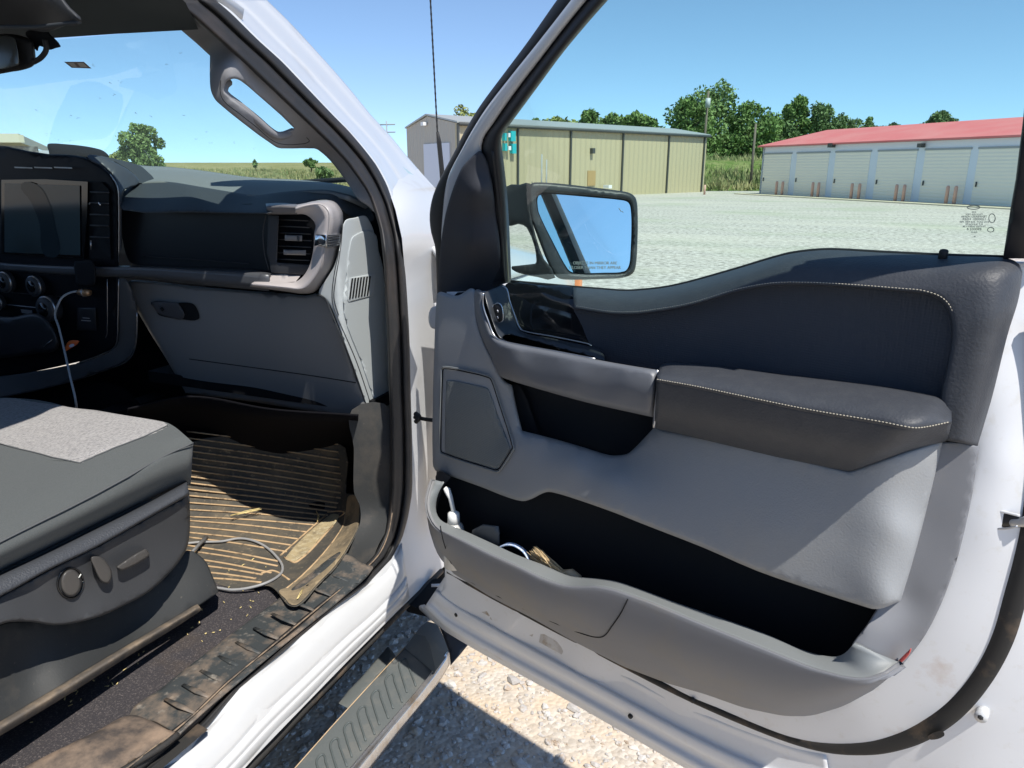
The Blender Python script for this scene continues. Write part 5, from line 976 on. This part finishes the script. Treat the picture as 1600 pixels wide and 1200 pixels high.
# ================================================================ OUTSIDE: ground, buildings, trees
def nodes_ground():
    M = bpy.data.materials.new('gravel_ground'); M.use_nodes = True; N = M.node_tree; L = N.links; b = N.nodes['Principled BSDF']; b.inputs['Roughness'].default_value = .95; b.inputs['Specular IOR Level'].default_value = .15
    g = N.nodes.new('ShaderNodeNewGeometry')
    v = N.nodes.new('ShaderNodeTexVoronoi'); v.inputs['Scale'].default_value = 75; L.new(g.outputs['Position'], v.inputs['Vector'])
    n = N.nodes.new('ShaderNodeTexNoise'); n.inputs['Scale'].default_value = 9; n.inputs['Detail'].default_value = 8; L.new(g.outputs['Position'], n.inputs['Vector'])
    n2 = N.nodes.new('ShaderNodeTexNoise'); n2.inputs['Scale'].default_value = .25; n2.inputs['Detail'].default_value = 5; L.new(g.outputs['Position'], n2.inputs['Vector'])
    n3 = N.nodes.new('ShaderNodeTexNoise'); n3.inputs['Scale'].default_value = 9; n3.inputs['Detail'].default_value = 9; n3.inputs['Roughness'].default_value = .75; L.new(g.outputs['Position'], n3.inputs['Vector'])
    r = N.nodes.new('ShaderNodeValToRGB'); L.new(v.outputs['Color'], r.inputs[0]); r.color_ramp.elements[0].color = (.42, .36, .29, 1); r.color_ramp.elements[1].color = (.66, .60, .52, 1)
    mx = N.nodes.new('ShaderNodeMix'); mx.data_type = 'RGBA'; L.new(r.outputs[0], mx.inputs[6]); mx.inputs[7].default_value = (.60, .49, .37, 1)
    mr = N.nodes.new('ShaderNodeMapRange'); mr.inputs[1].default_value = .45; mr.inputs[2].default_value = .62; L.new(n.outputs['Fac'], mr.inputs[0]); L.new(mr.outputs[0], mx.inputs[0])
    # far lot: paler limestone gravel
    cdn = N.nodes.new('ShaderNodeSeparateXYZ'); L.new(g.outputs['Position'], cdn.inputs[0])
    md = N.nodes.new('ShaderNodeMapRange'); md.inputs[1].default_value = 3; md.inputs[2].default_value = 9; L.new(cdn.outputs['Y'], md.inputs[0])
    fr = N.nodes.new('ShaderNodeValToRGB'); L.new(n3.outputs['Fac'], fr.inputs[0]); fr.color_ramp.elements[0].position = .38; fr.color_ramp.elements[1].position = .60; fr.color_ramp.elements[0].color = (.23, .20, .175, 1); fr.color_ramp.elements[1].color = (.66, .60, .545, 1)
    m2 = N.nodes.new('ShaderNodeMix'); m2.data_type = 'RGBA'; L.new(md.outputs[0], m2.inputs[0]); L.new(mx.outputs[2], m2.inputs[6]); L.new(fr.outputs[0], m2.inputs[7])
    m3 = N.nodes.new('ShaderNodeMix'); m3.data_type = 'RGBA'; m3.inputs[7].default_value = (.36, .37, .27, 1); mr3 = N.nodes.new('ShaderNodeMapRange'); mr3.inputs[1].default_value = .50; mr3.inputs[2].default_value = .68; mr3.inputs[4].default_value = .6; L.new(n2.outputs['Fac'], mr3.inputs[0]); L.new(mr3.outputs[0], m3.inputs[0]); L.new(m2.outputs[2], m3.inputs[6])
    mpp = N.nodes.new('ShaderNodeMapping'); mpp.inputs['Scale'].default_value = (.10, .9, 1); mpp.inputs['Rotation'].default_value = (0, 0, .25); L.new(g.outputs['Position'], mpp.inputs[0])
    n4 = N.nodes.new('ShaderNodeTexNoise'); n4.inputs['Scale'].default_value = .9; n4.inputs['Detail'].default_value = 4; L.new(mpp.outputs[0], n4.inputs['Vector'])
    r4 = N.nodes.new('ShaderNodeMapRange'); r4.inputs[1].default_value = .48; r4.inputs[2].default_value = .66; r4.inputs[4].default_value = .3; L.new(n4.outputs['Fac'], r4.inputs[0])
    ml = N.nodes.new('ShaderNodeMath'); ml.operation = 'MULTIPLY'; L.new(r4.outputs[0], ml.inputs[0]); L.new(md.outputs[0], ml.inputs[1])
    m5 = N.nodes.new('ShaderNodeMix'); m5.data_type = 'RGBA'; m5.inputs[7].default_value = (.66, .585, .49, 1); L.new(ml.outputs[0], m5.inputs[0]); L.new(m3.outputs[2], m5.inputs[6])
    L.new(m5.outputs[2], b.inputs['Base Color'])
    B = N.nodes.new('ShaderNodeBump'); B.inputs['Strength'].default_value = .45; B.inputs['Distance'].default_value = .008; L.new(v.outputs['Distance'], B.inputs['Height']); B.invert = True
    L.new(B.outputs[0], b.inputs['Normal']); return M
gm = nodes_ground()
gr = mesh('ground', [(-900, -300, 0), (900, -300, 0), (900, 1500, 0), (-900, 1500, 0)], [(0, 1, 2, 3)], gm, smooth=False); tag(gr, kind='structure')
# near stones
def rock_geo(c, r):
    t = (1+5**.5)/2
    V = np.array([(-1, t, 0), (1, t, 0), (-1, -t, 0), (1, -t, 0), (0, -1, t), (0, 1, t), (0, -1, -t), (0, 1, -t), (t, 0, -1), (t, 0, 1), (-t, 0, -1), (-t, 0, 1)])/1.9
    V = V*rng.uniform(.65, 1.15, (12, 1))*np.array([rng.uniform(.8, 1.4), rng.uniform(.7, 1.1), rng.uniform(.45, .8)]); a = rng.uniform(0, 6.3); R = np.array([[cos(a), -sin(a), 0], [sin(a), cos(a), 0], [0, 0, 1]])
    V = V@R.T*r+c
    return V, [(0, 11, 5), (0, 5, 1), (0, 1, 7), (0, 7, 10), (0, 10, 11), (1, 5, 9), (5, 11, 4), (11, 10, 2), (10, 7, 6), (7, 1, 8), (3, 9, 4), (3, 4, 2), (3, 2, 6), (3, 6, 8), (3, 8, 9), (4, 9, 5), (2, 4, 11), (6, 2, 10), (8, 6, 7), (9, 8, 1)]
g = []
for k in range(6500):
    r_ = min(.022, .0025+rng.exponential(.0036)); x = rng.uniform(-1.3, .35); y = rng.uniform(.95, 2.6); g.append(rock_geo(np.array([x, y, r_*.15]), r_))
V, Fc = join_geo(g)
tag(mesh('gravel', V, Fc, mat('stone', (.46, .43, .40), .9, mix=(14, (.62, .59, .55), .5, .62), mix2=(22, (.42, .33, .25), .52, .62), bump=(200, .5, .002), spec=.2), smooth=False), kind='stuff')

def gz(x, y, z=0.): return hit(x, y, np.array([0, 0, z]), np.array([0, 0, 1.]))
def px2dir(x):
    r = ray(x, HY); r = r.copy(); r[2] = 0; return r/np.linalg.norm(r)
def far(x, d, z=0.):      # ground point at picture column x and forward depth d
    h = px2dir(x); f2 = FW.copy(); f2[2] = 0; f2 /= np.linalg.norm(f2); q = h*(d/(h@f2)); return np.array([q[0], q[1], z])
def zat(y, d): return 1.5-(y-HY)*d/(F/cos(pitch))*1.0
FH = F/cos(pitch)
# field rising to the left horizon
fieldm = mat('field_grass', (.26, .24, .09), .95, mix=(.12, (.42, .35, .18), .42, .62), mix2=(1.4, (.08, .11, .03), .5, .7), spec=.1)
rows = []
for d, z in ((58, .02), (75, .25), (100, .5), (160, 1.2), (260, 2.6), (420, 4.2)):
    rows.append(([tuple(far(x, d, z)) for x in (-500, -200, 0, 200, 400, 560, 640)], [0]*7))
fo = loft('field', rows, V3f, fieldm, None, N=40, sub=3, curve=False, thick=0); tag(fo, kind='structure')
bk = loft('grass_bank', [([tuple(far(x, 51, .02)) for x in (700, 900, 1100, 1180, 1260, 1400)], [0]*6), ([tuple(far(x, 58, 1.3+.3*sin(x))) for x in (700, 900, 1100, 1180, 1260, 1400)], [0]*6), ([tuple(far(x, 66, 2.2)) for x in (700, 900, 1100, 1180, 1260, 1400)], [0]*6), ([tuple(far(x, 120, 2.4)) for x in (600, 900, 1100, 1180, 1260, 1700)], [0]*6)], V3f, mat('bank_grass', (.12, .17, .045), .95, mix=(.9, (.24, .24, .10), .45, .65), mix2=(4, (.05, .09, .02), .52, .7), spec=.1), None, N=40, sub=3, curve=False, thick=0); tag(bk, kind='structure')
# grass tufts on the bank and field edge (stuff)
g = []
def tuft(c, h, n_=5):
    V = []; Fc = []
    for k in range(n_):
        a = rng.uniform(0, 6.3); w = rng.uniform(.05, .15)*h; d = np.array([cos(a), sin(a), 0]); lean = np.array([rng.normal(0, .3), rng.normal(0, .3), 1])*h*rng.uniform(.5, 1)
        b = len(V); o = rng.normal(0, .25, 3)*np.array([1, 1, 0])*h; V += [c+o-d*w, c+o+d*w, c+o+lean]; Fc.append((b, b+1, b+2))
    return V, Fc
for k in range(1500):
    x = rng.uniform(1090, 1260); d = rng.uniform(51, 66); t = (d-51)/15; g.append(tuft(far(x, d, 2.1*t), rng.uniform(.3, .9)))
for k in range(1600):
    x = rng.uniform(170, 570); d = rng.uniform(60, 140); t = (d-60)/80; g.append(tuft(far(x, d, .05+1.0*t), rng.uniform(.3, .8)))
V, Fc = join_geo(g); tag(mesh('tall_grass', V, Fc, mat('tall_grass', (.20, .24, .09), .9, mix=(.8, (.42, .37, .18), .42, .58), mix2=(3, (.11, .16, .05), .5, .7)), smooth=False), kind='stuff')

def gbox(A, B, z0, z1, t, mt, name, parent, out=0., face=None):
    """wall box between plan points A,B, thickness t behind"""
    A = np.array(A[:2]); B = np.array(B[:2]); u = B-A; L = np.linalg.norm(u); u /= L; n_ = np.array([-u[1], u[0]]) if face is None else face
    c = (A+B)/2+n_*(out-t/2); return box(name, (c[0], c[1], (z0+z1)/2), (L, t, z1-z0), mt, parent, ax=[np.array([u[0], u[1], 0]), np.array([n_[0], n_[1], 0]), np.array([0, 0, 1.])])
def facing(A, B):
    A = np.array(A[:2]); B = np.array(B[:2]); u = B-A; u /= np.linalg.norm(u); n_ = np.array([-u[1], u[0]]); m_ = (A+B)/2
    return n_ if n_@(-m_) > 0 else -n_
# --- tan warehouse
EZ = 3.42
wA = gz(714, 192.5, EZ); wB = gz(1105, 212.5, EZ); wL = gz(635, 201, EZ)
wh = empty('warehouse', (float(wA[0]), float(wA[1]), 0)); tag(wh, 'long tan metal warehouse with dark downspouts across the gravel lot', 'warehouse')
def ribbed(name, col, scale, ax, az_=0, st_=.7):
    M = mat(name, col, .5, spec=.3); N = M.node_tree; L = N.links; g = N.nodes.new('ShaderNodeNewGeometry')
    d = N.nodes.new('ShaderNodeVectorMath'); d.operation = 'DOT_PRODUCT'; d.inputs[1].default_value = (ax[0], ax[1], az_); L.new(g.outputs['Position'], d.inputs[0])
    m1 = N.nodes.new('ShaderNodeMath'); m1.operation = 'MULTIPLY'; m1.inputs[1].default_value = scale*2*pi; L.new(d.outputs['Value'], m1.inputs[0])
    s_ = N.nodes.new('ShaderNodeMath'); s_.operation = 'SINE'; L.new(m1.outputs[0], s_.inputs[0])
    B = N.nodes.new('ShaderNodeBump'); B.inputs['Strength'].default_value = st_; B.inputs['Distance'].default_value = .03; L.new(s_.outputs[0], B.inputs['Height']); L.new(B.outputs[0], N.nodes['Principled BSDF'].inputs['Normal']); return M
uAB = (wB-wA)[:2]; LAB = np.linalg.norm(uAB); uAB = uAB/LAB; nAB = facing(wA, wB); uAL = (wL-wA)[:2]; LAL = np.linalg.norm(uAL); uAL = uAL/LAL; nAL = facing(wA, wL)
long_m = ribbed('tan_ribbed_steel', (.48, .41, .26), 2.4, uAB); end_m = ribbed('tan_end_steel', (.46, .42, .35), 2.4, uAL)
gbox(wA, wB, 0, EZ, .15, long_m, 'long_wall', wh, face=nAB)
wC = wL[:2]+uAB*LAB
# gable wall as pentagon
ap = (wA[:2]+wL[:2])/2*.0+(wA[:2]*.45+wL[:2]*.55); zA = gz(671, 187, 0); 
apz = 1.5+(HY-186.5)/FH*float((ap@(FW[:2]/np.linalg.norm(FW[:2]))))
V = [np.array([*wA[:2], 0]), np.array([*wL[:2], 0]), np.array([*wL[:2], EZ]), np.array([*ap, apz]), np.array([*wA[:2], EZ])]
prism('gable_wall', V, np.array([-nAL[0]*.15, -nAL[1]*.15, 0]), end_m, wh)
# roof
roofm = mat('roof_steel', (.42, .43, .40), .45, metal=.3)
E0 = wA[:2]-uAB*.1; e3 = lambda p, z: np.array([p[0], p[1], z])
prism('roof', [e3(E0+nAB*.12, EZ+.02), e3(E0+uAB*(LAB+.3)+nAB*.12, EZ+.02), e3(ap-uAB*.1+uAB*(LAB+.3), apz+.05), e3(ap-uAB*.1, apz+.05)], np.array([0, 0, .07]), roofm, wh)
prism('roof', [e3(ap-uAB*.1, apz+.05), e3(ap-uAB*.1+uAB*(LAB+.3), apz+.05), e3(wL[:2]-uAB*.1+uAB*(LAB+.3), EZ), e3(wL[:2]-uAB*.1, EZ)], np.array([0, 0, .07]), roofm, wh)
def onwall(x, A, u, n_):   # plan point on wall at picture column x
    h = px2dir(x)[:2]; M2 = np.array([[h[0], -u[0]], [h[1], -u[1]]]); t, s = np.linalg.solve(M2, np.array(A[:2])); return h*t
darkm = mat('downspout_dark', (.06, .065, .06), .5)
for x in (715.5, 808, 890, 971, 1042, 1097):
    p_ = onwall(x, wA, uAB, nAB)+nAB*.06; box('downspout', (p_[0], p_[1], EZ/2), (.09, .09, EZ-.05), darkm, wh, rz=atan2(uAB[1], uAB[0]))
gut0 = wA[:2]+nAB*.16; gut1 = wB[:2]+nAB*.16+uAB*.2; tube('gutter', [e3(gut0, EZ-.03), e3(gut1, EZ-.03)], .075, darkm, wh, seg=6)
def wz(y, p): return 1.5+(HY-y)/FH*float(p@(FW[:2]/np.linalg.norm(FW[:2])))
def wrect(name, x0, x1, y0, y1, A, u, n_, mt, parent, t=.05, out=.05):
    p0 = onwall(x0, A, u, n_); p1 = onwall(x1, A, u, n_); pm = (p0+p1)/2; z0, z1 = sorted((wz(y0, pm), wz(y1, pm))); return gbox(p0, p1, max(z0, .0), z1, t, mt, name, parent, out=out, face=n_)
dr = wrect('door', 918, 930, 289, 266.5, wA, uAB, nAB, mat('tan_door', (.42, .28, .12), .6), wh); wrect('wall_lamp', 921, 925, 241, 233, wA, uAB, nAB, darkm, wh, out=.2, t=.2)
wrect('roller_door', 664, 704, 292, 226, wA, uAL, nAL, mat('pale_door', (.62, .64, .70), .5), wh)
wrect('wall_lamp', 666.5, 670.5, 200, 195, wA, uAL, nAL, mat('lamp_white', (.8, .8, .78), .5), wh, out=.25, t=.2)
teal = mat('teal_meter', (.03, .45, .48), .4)
wrect('meter_box', 784.5, 787.5, 222, 211, wA, uAB, nAB, teal, wh, out=.2, t=.2)
for x0, x1, y0, y1 in ((794, 801, 223, 208), (784.5, 788, 237, 226), (796, 802, 241, 226.5)):
    wrect('meter_box', x0, x1, y1, y0, wA, uAB, nAB, teal, wh, out=.22, t=.2)
for x0, x1, y0, y1 in ((789, 792, 217, 211), (789, 793, 236, 230)): wrect('meter_dial', x0, x1, y1, y0, wA, uAB, nAB, MATS['lamp_white'], wh, out=.26, t=.2)
for x, y0, y1 in ((828.5, 290, 242), (836, 290, 250)):
    p_ = onwall(x, wA, uAB, nAB)+nAB*.8; o = tube('vent_pipe', [e3(p_, 0), e3(p_, wz(y1, p_))], .04, mat('pole_gray', (.35, .36, .35), .6), None, seg=6); tag(o, 'thin grey pipe standing before the tan warehouse, '+('the taller of two' if x < 830 else 'the shorter of two'), 'pipe', 'pipes before the warehouse')
o = wrect('white_cabinet', 939, 944, 293, 288, wA, uAB, nAB, MATS['lamp_white'], wh, out=.6, t=.4)
# --- red roofed storage building
rA = gz(1186, 303.6, 0); rB = gz(1577, 324.5, 0); uR = (rB-rA)[:2]; LR = np.linalg.norm(uR); uR = uR/LR; nR = facing(rA, rB); dR = 1.5*FH/41.6
rz_ = 2.62
st = empty('storage_building', (float(rA[0]), float(rA[1]), 0)); tag(st, 'long white storage building with six roller doors and a red metal roof', 'storage building')
rE = rA[:2]+uR*(LR*1.35)
swh = mat('pale_blue_white_steel', (.66, .72, .80), .5)
gbox(rA, rE, 0, rz_, .2, swh, 'front_wall', st, face=nR)
dep = 9.0
bA = rA[:2]-nR*dep; bE = rE-nR*dep
gbox(rA[:2], bA, 0, rz_, .2, swh, 'end_wall', st, face=-uR); gbox(bA, bE, 0, rz_, .2, swh, 'rear_wall', st, face=-nR)
redm = mat('red_roof_steel', (.66, .16, .15), .55, mix=(.6, (.68, .22, .20), .4, .7))
rm = rA[:2]-nR*dep*.5; rmE = rE-nR*dep*.5; rzz = rz_+.95
prism('roof', [e3(rA[:2]+nR*.25-uR*.2, rz_), e3(rE+nR*.25, rz_), e3(rmE, rzz), e3(rm-uR*.2, rzz)], np.array([0, 0, .08]), redm, st)
prism('roof', [e3(rm-uR*.2, rzz), e3(rmE, rzz), e3(bE, rz_), e3(bA-uR*.2, rz_)], np.array([0, 0, .08]), redm, st)
prism('gable', [e3(rA[:2]+uR*.05, rz_), e3(bA+uR*.05, rz_), e3(rm+uR*.05, rzz)], np.array([uR[0]*.1, uR[1]*.1, 0]), swh, st)
shut = ribbed('shutter_cream', (.82, .78, .69), 7.0, (0, 0), 1, .22)
for x0, x1, yt in ((1193, 1235, 238), (1244, 1294, 237), (1304, 1358, 236), (1370, 1430, 235), (1443, 1513, 233), (1526, 1600, 231), (1615, 1700, 229)):
    p0 = onwall(x0, rA, uR, nR); p1 = onwall(x1, rA, uR, nR); pm = (p0+p1)/2
    f_ = gbox(p0, p1, .02, 2.22, .06, shut, 'roller_door', st, out=.02, face=nR)
    for k in range(11): a_ = p0+nR*.022; b_ = p1+nR*.022; z_ = .2*(k+1); 
    tube('door_handle', [e3(p0+uR*.15+nR*.06, .75), e3(p0+uR*.15+nR*.06, .95)], .03, darkm, st, seg=6)
    gbox(p0-uR*.05, p1+uR*.05, 2.22, 2.30, .05, mat('lintel_dark', (.30, .33, .34), .5), 'door_lintel', st, out=.04, face=nR)
orange = mat('faded_orange', (.60, .36, .28), .7)
names = ['first', 'second', 'third', 'fourth', 'fifth', 'sixth', 'seventh', 'eighth', 'ninth', 'tenth']
boll = None; BXS = (1227, 1236.5, 1284.5, 1294, 1347, 1359, 1418, 1430.5, 1499.5, 1512.5)
for k, x in enumerate(BXS):
    p_ = onwall(x, rA, uR, nR)+nR*.45
    if boll is None:
        V, Fc = tube_geo([np.array([0, 0, 0]), np.array([0, 0, .72]), np.array([0, 0, .78])], [.07, .07, .045], seg=10); boll = mesh('bollard', V, Fc, orange); o = boll
    else: o = boll.copy(); COL.objects.link(o)
    o.location = (p_[0], p_[1], 0); tag(o, 'faded orange bollard, %s from the left along the red roofed building' % names[k], 'bollard', 'bollards along the storage building')
for x in (1299.5, 1439):
    wrect('flood_light', x-3, x+3, 232, 226, rA, uR, nR, darkm, st, out=.3, t=.25)
ap_ = prism('concrete_apron', [e3(rA[:2]-uR*.6, .0), e3(rE, .0), e3(rE+nR*1.3, 0), e3(rA[:2]-uR*.6+nR*1.3, 0)], np.array([0, 0, .05]), mat('tan_concrete', (.60, .52, .38), .85, mix=(2, (.50, .45, .34), .4, .7)), None); tag(ap_, kind='structure')
for x, lb in ((1103.5, 'orange marker post at the right corner of the tan warehouse'),):
    p_ = far(x, 44); V, Fc = tube_geo([p_, p_+upz*.55], .06, seg=8); tag(mesh('marker_post', V, Fc, orange), lb, 'post')
# poles
polem = mat('weathered_wood', (.16, .13, .10), .9); 
def pole(x, d, y1, lab, name='utility_pole', r=.11, mt=polem):
    b_ = far(x, d); o = tube(name, [b_, e3(b_[:2]+RT[:2]*.1*(y1 < 170), 1.5+(HY-y1)/FH*d)], [r, r*.7], mt, None, seg=8); return tag(o, lab, 'pole')
pole(1175, 52, 197, 'bare wooden pole standing left of the red roofed building', r=.10)
up_ = pole(1097, 70, 150, 'tall wooden utility pole in front of the dense trees', r=.13)
pt = pole(607, 130, 193, 'distant utility pole with crossarms left of the warehouse', r=.15, mt=mat('far_pole', (.30, .33, .36), .9))
for zz in (8.4, 7.2): 
    c_ = far(607, 130); tube('crossarm', [c_+np.array([-1.6, 0, zz]), c_+np.array([1.6, 0, zz])], .1, MATS['far_pole'], pt, seg=6)
tube('transformer', [far(1099, 69.6, 6.6), far(1099, 69.6, 7.4)], .22, mat('transformer_gray', (.45, .47, .48), .5), up_, seg=10)

# trees
leafc = [(.12, .185, .055), (.15, .215, .075), (.105, .155, .06), (.22, .25, .085)]
def leafm(i): return mat('foliage_%s' % ['deep', 'mid', 'dark', 'yellow'][i], leafc[i], .7, mix=(.9, tuple(v*1.9 for v in leafc[i]), .4, .7), mix2=(6, tuple(v*.72 for v in leafc[i]), .5, .7), spec=.25)
bark = mat('bark', (.09, .07, .05), .9)
def tree(name, x, d, y_top, w_px, base_z, kind, label, group=None, y_bot=None, n=5200, lobes=26, leaf=.17, ragged=.35):
    n = int(n*1.5)
    """crown spans w_px wide; from y_bot (crown bottom) to y_top"""
    s = d/FH; W_ = w_px*s/2; zt_ = 1.5+(HY-y_top)*s; zb = base_z if y_bot is None else 1.5+(HY-y_bot)*s; H_ = (zt_-zb)/2; c = far(x, d, (zt_+zb)/2)
    V = []; Fc = []; LB = []
    lobes = int(lobes*1.8)
    for k in range(lobes):
        th = rng.uniform(0, 2*pi); h = rng.uniform(-1, 1); rr = sqrt(max(0, 1-h*h))*rng.uniform(.25, 1.0)
        LB.append((np.array([cos(th)*rr*W_*.98, sin(th)*rr*W_*.9, h*H_*.86-abs(cos(th)*rr)*H_*.18]), rng.uniform(.14, ragged)*min(W_, H_*1.2)))
    LB.append((np.array([0, 0, 0.]), .42*min(W_, H_))); LB.append((np.array([rng.normal(0, .1)*W_, 0, H_*.72]), .28*min(W_, H_)))
    tot = sum(r*r for _, r in LB)
    for p, r in LB:
        m_ = int(n*r*r/tot); q = rng.normal(size=(m_, 3)); q /= np.linalg.norm(q, axis=1)[:, None]; q *= r*(rng.uniform(.35, 1.0, (m_, 1))**.6+np.abs(rng.normal(0, .16, (m_, 1))))
        for v in q:
            cc_ = c+p+v; a = rng.normal(size=3); a /= np.linalg.norm(a); b = np.cross(a, rng.normal(size=3)); b /= np.linalg.norm(b); l = leaf*rng.uniform(.6, 1.5); i = len(V)
            V += [cc_-a*l, cc_+b*l*.5, cc_+a*l, cc_-b*l*.5]; Fc.append((i, i+1, i+2, i+3))
    rt = empty(name, tuple(far(x, d, base_z))); tag(rt, label, 'tree', group)
    mesh('crown', V, Fc, leafm(kind), rt, smooth=False)
    g = [tube_geo([far(x, d, base_z), far(x, d, zb+H_*.6)+np.array([.1, 0, 0]), far(x, d, zb+H_*1.3)], [W_*.06+.06, W_*.045+.04, .03], seg=7)]
    for k in range(5):
        p, r = LB[k]; g.append(tube_geo([far(x, d, zb+H_*.3), c+p*.5-np.array([0, 0, .2]), c+p], [.07+W_*.02, .05, .02], seg=5))
    Vt, Ft = join_geo(g); mesh('trunk', Vt, Ft, bark, rt); return rt
TG = 'trees behind the buildings'
tree('broadleaf_tree', 1065, 74, 160, 96, 1.5, 0, 'rounded green tree at the left end of the dense clump', TG, 262, 6000)
tree('broadleaf_tree', 1118, 78, 141, 120, 1.5, 1, 'tallest green tree of the dense clump behind the wooden pole', TG, 262, 7000)
tree('broadleaf_tree', 1165, 76, 166, 104, 1.5, 0, 'wide green tree between the two wooden poles', TG, 268, 6500)
tree('broadleaf_tree', 1202, 80, 186, 84, 1.5, 2, 'dark green tree just left of the red roof corner', TG, 268, 4500)
tree('broadleaf_tree', 1238, 84, 158, 56, 1.5, 0, 'upright green tree directly above the corner of the red roof', TG, 232, 4000, ragged=.3)
tree('broadleaf_tree', 1272, 84, 170, 60, 1.5, 2, 'green tree beside the upright one above the red roof', TG, 235, 3500)
tree('broadleaf_tree', 1308, 90, 186, 66, 1.5, 2, 'low dark tree right of the streak, above the red roof', TG, 235, 2800)
tree('broadleaf_tree', 1350, 95, 186, 24, 1.5, 1, 'narrow pale tree above the third roller door', TG, 228, 1400)
tree('broadleaf_tree', 1385, 100, 198, 60, 1.5, 2, 'low flat treetop peeping over the red roof ridge', TG, 228, 1800)
tree('broadleaf_tree', 1460, 95, 182, 58, 1.5, 2, 'lone grey green round treetop over the red roof', TG, 220, 3200)
tree('broadleaf_tree', 868, 66, 189, 70, .5, 3, 'low yellow green treetop over the middle of the tan warehouse', TG, 225, 1800)
tree('broadleaf_tree', 920, 66, 179, 52, .5, 0, 'small rounded treetop over the tan warehouse roof', TG, 225, 2000)
tree('broadleaf_tree', 952, 64, 184, 50, .5, 1, 'second rounded treetop beside the small one over the warehouse', TG, 225, 1800)
tree('broadleaf_tree', 990, 66, 181, 66, .5, 0, 'broad treetop over the right half of the tan warehouse', TG, 225, 2600)
tree('broadleaf_tree', 836, 66, 191, 24, .5, 1, 'tiny treetop just right of the door frame over the warehouse', TG, 225, 500)
tree('bare_tree', 722, 66, 168, 34, .5, 3, 'sparse half bare tree behind the warehouse gable', TG, 215, 420, leaf=.13, ragged=.25)
tree('broadleaf_tree', 740, 64, 184, 30, .5, 3, 'low yellow shrubby tree beside the half bare one', TG, 215, 900)
tree('roadside_tree', 228, 62, 197, 66, .0, 1, 'lone bushy green tree seen through the windscreen', None, 276, 6500, ragged=.34, leaf=.13)
tree('distant_shrub', 190, 90, 240, 40, .3, 3, 'low pale shrub left of the lone tree', 'field shrubs', 262, 700)
tree('distant_shrub', 486, 110, 249, 24, .8, 0, 'distant dark shrub on the field skyline, the widest', 'field shrubs', 262, 700)
tree('distant_shrub', 399, 130, 250, 8, .9, 0, 'tiny dark shrub on the middle of the skyline', 'field shrubs', 262, 250)
tree('distant_shrub', 505, 70, 262, 28, .1, 1, 'green bush in the grass near the right windscreen pillar', 'field shrubs', 280, 900)
tree('distant_shrub', 1140, 60, 262, 60, .6, 1, 'low weedy bush at the foot of the dense trees', 'bank shrubs', 290, 1500)
tree('distant_shrub', 1205, 58, 255, 30, .6, 0, 'small bush tucked against the storage building end', 'bank shrubs', 290, 700)
# --- canopy building seen through the windscreen
cdp = 60.; cb_ = empty('canopy_building', tuple(far(30, cdp))); tag(cb_, 'cream flat roofed building with a deep overhanging canopy seen through the windscreen', 'building')
crm = mat('cream_fascia', (.62, .60, .44), .6); zc = lambda y: 1.5+(HY-y)/FH*cdp
zT = zc(213); zB = zc(224.5); P0 = far(-140, cdp); P1 = far(38, cdp); P2 = far(80, 98.)
prism('canopy_fascia', [e3(P0, zB), e3(P1, zB), e3(P1, zT), e3(P0, zT)], np.array([0, .4, 0]), crm, cb_)
prism('canopy_side', [e3(P1, zB), e3(P2, zB), e3(P2, zT), e3(P1, zT)], np.array([-.3, .2, 0]), mat('cream_shade', (.50, .50, .44), .6), cb_)
prism('canopy_roof', [e3(P0, zT), e3(P1, zT), e3(P2, zT), e3(far(-160, 98), zT)], np.array([0, 0, .08]), crm, cb_)
for x0, x1 in ((-60, 5), ): gbox(far(x0, cdp+1), far(x1, cdp+1), 0, zc(224), .3, crm, 'pier', cb_)
gbox(far(5, cdp+5), far(60, cdp+9), 0, zc(226), .3, mat('window_dark', (.05, .055, .06), .3, mix=(1.2, (.22, .23, .22), .5, .6)), 'window_band', cb_)
gbox(far(58, cdp+9), far(80, cdp+11), 0, zc(232), .3, mat('canopy_white', (.7, .74, .8), .6), 'end_wall', cb_)
print('objects', len(bpy.data.objects))
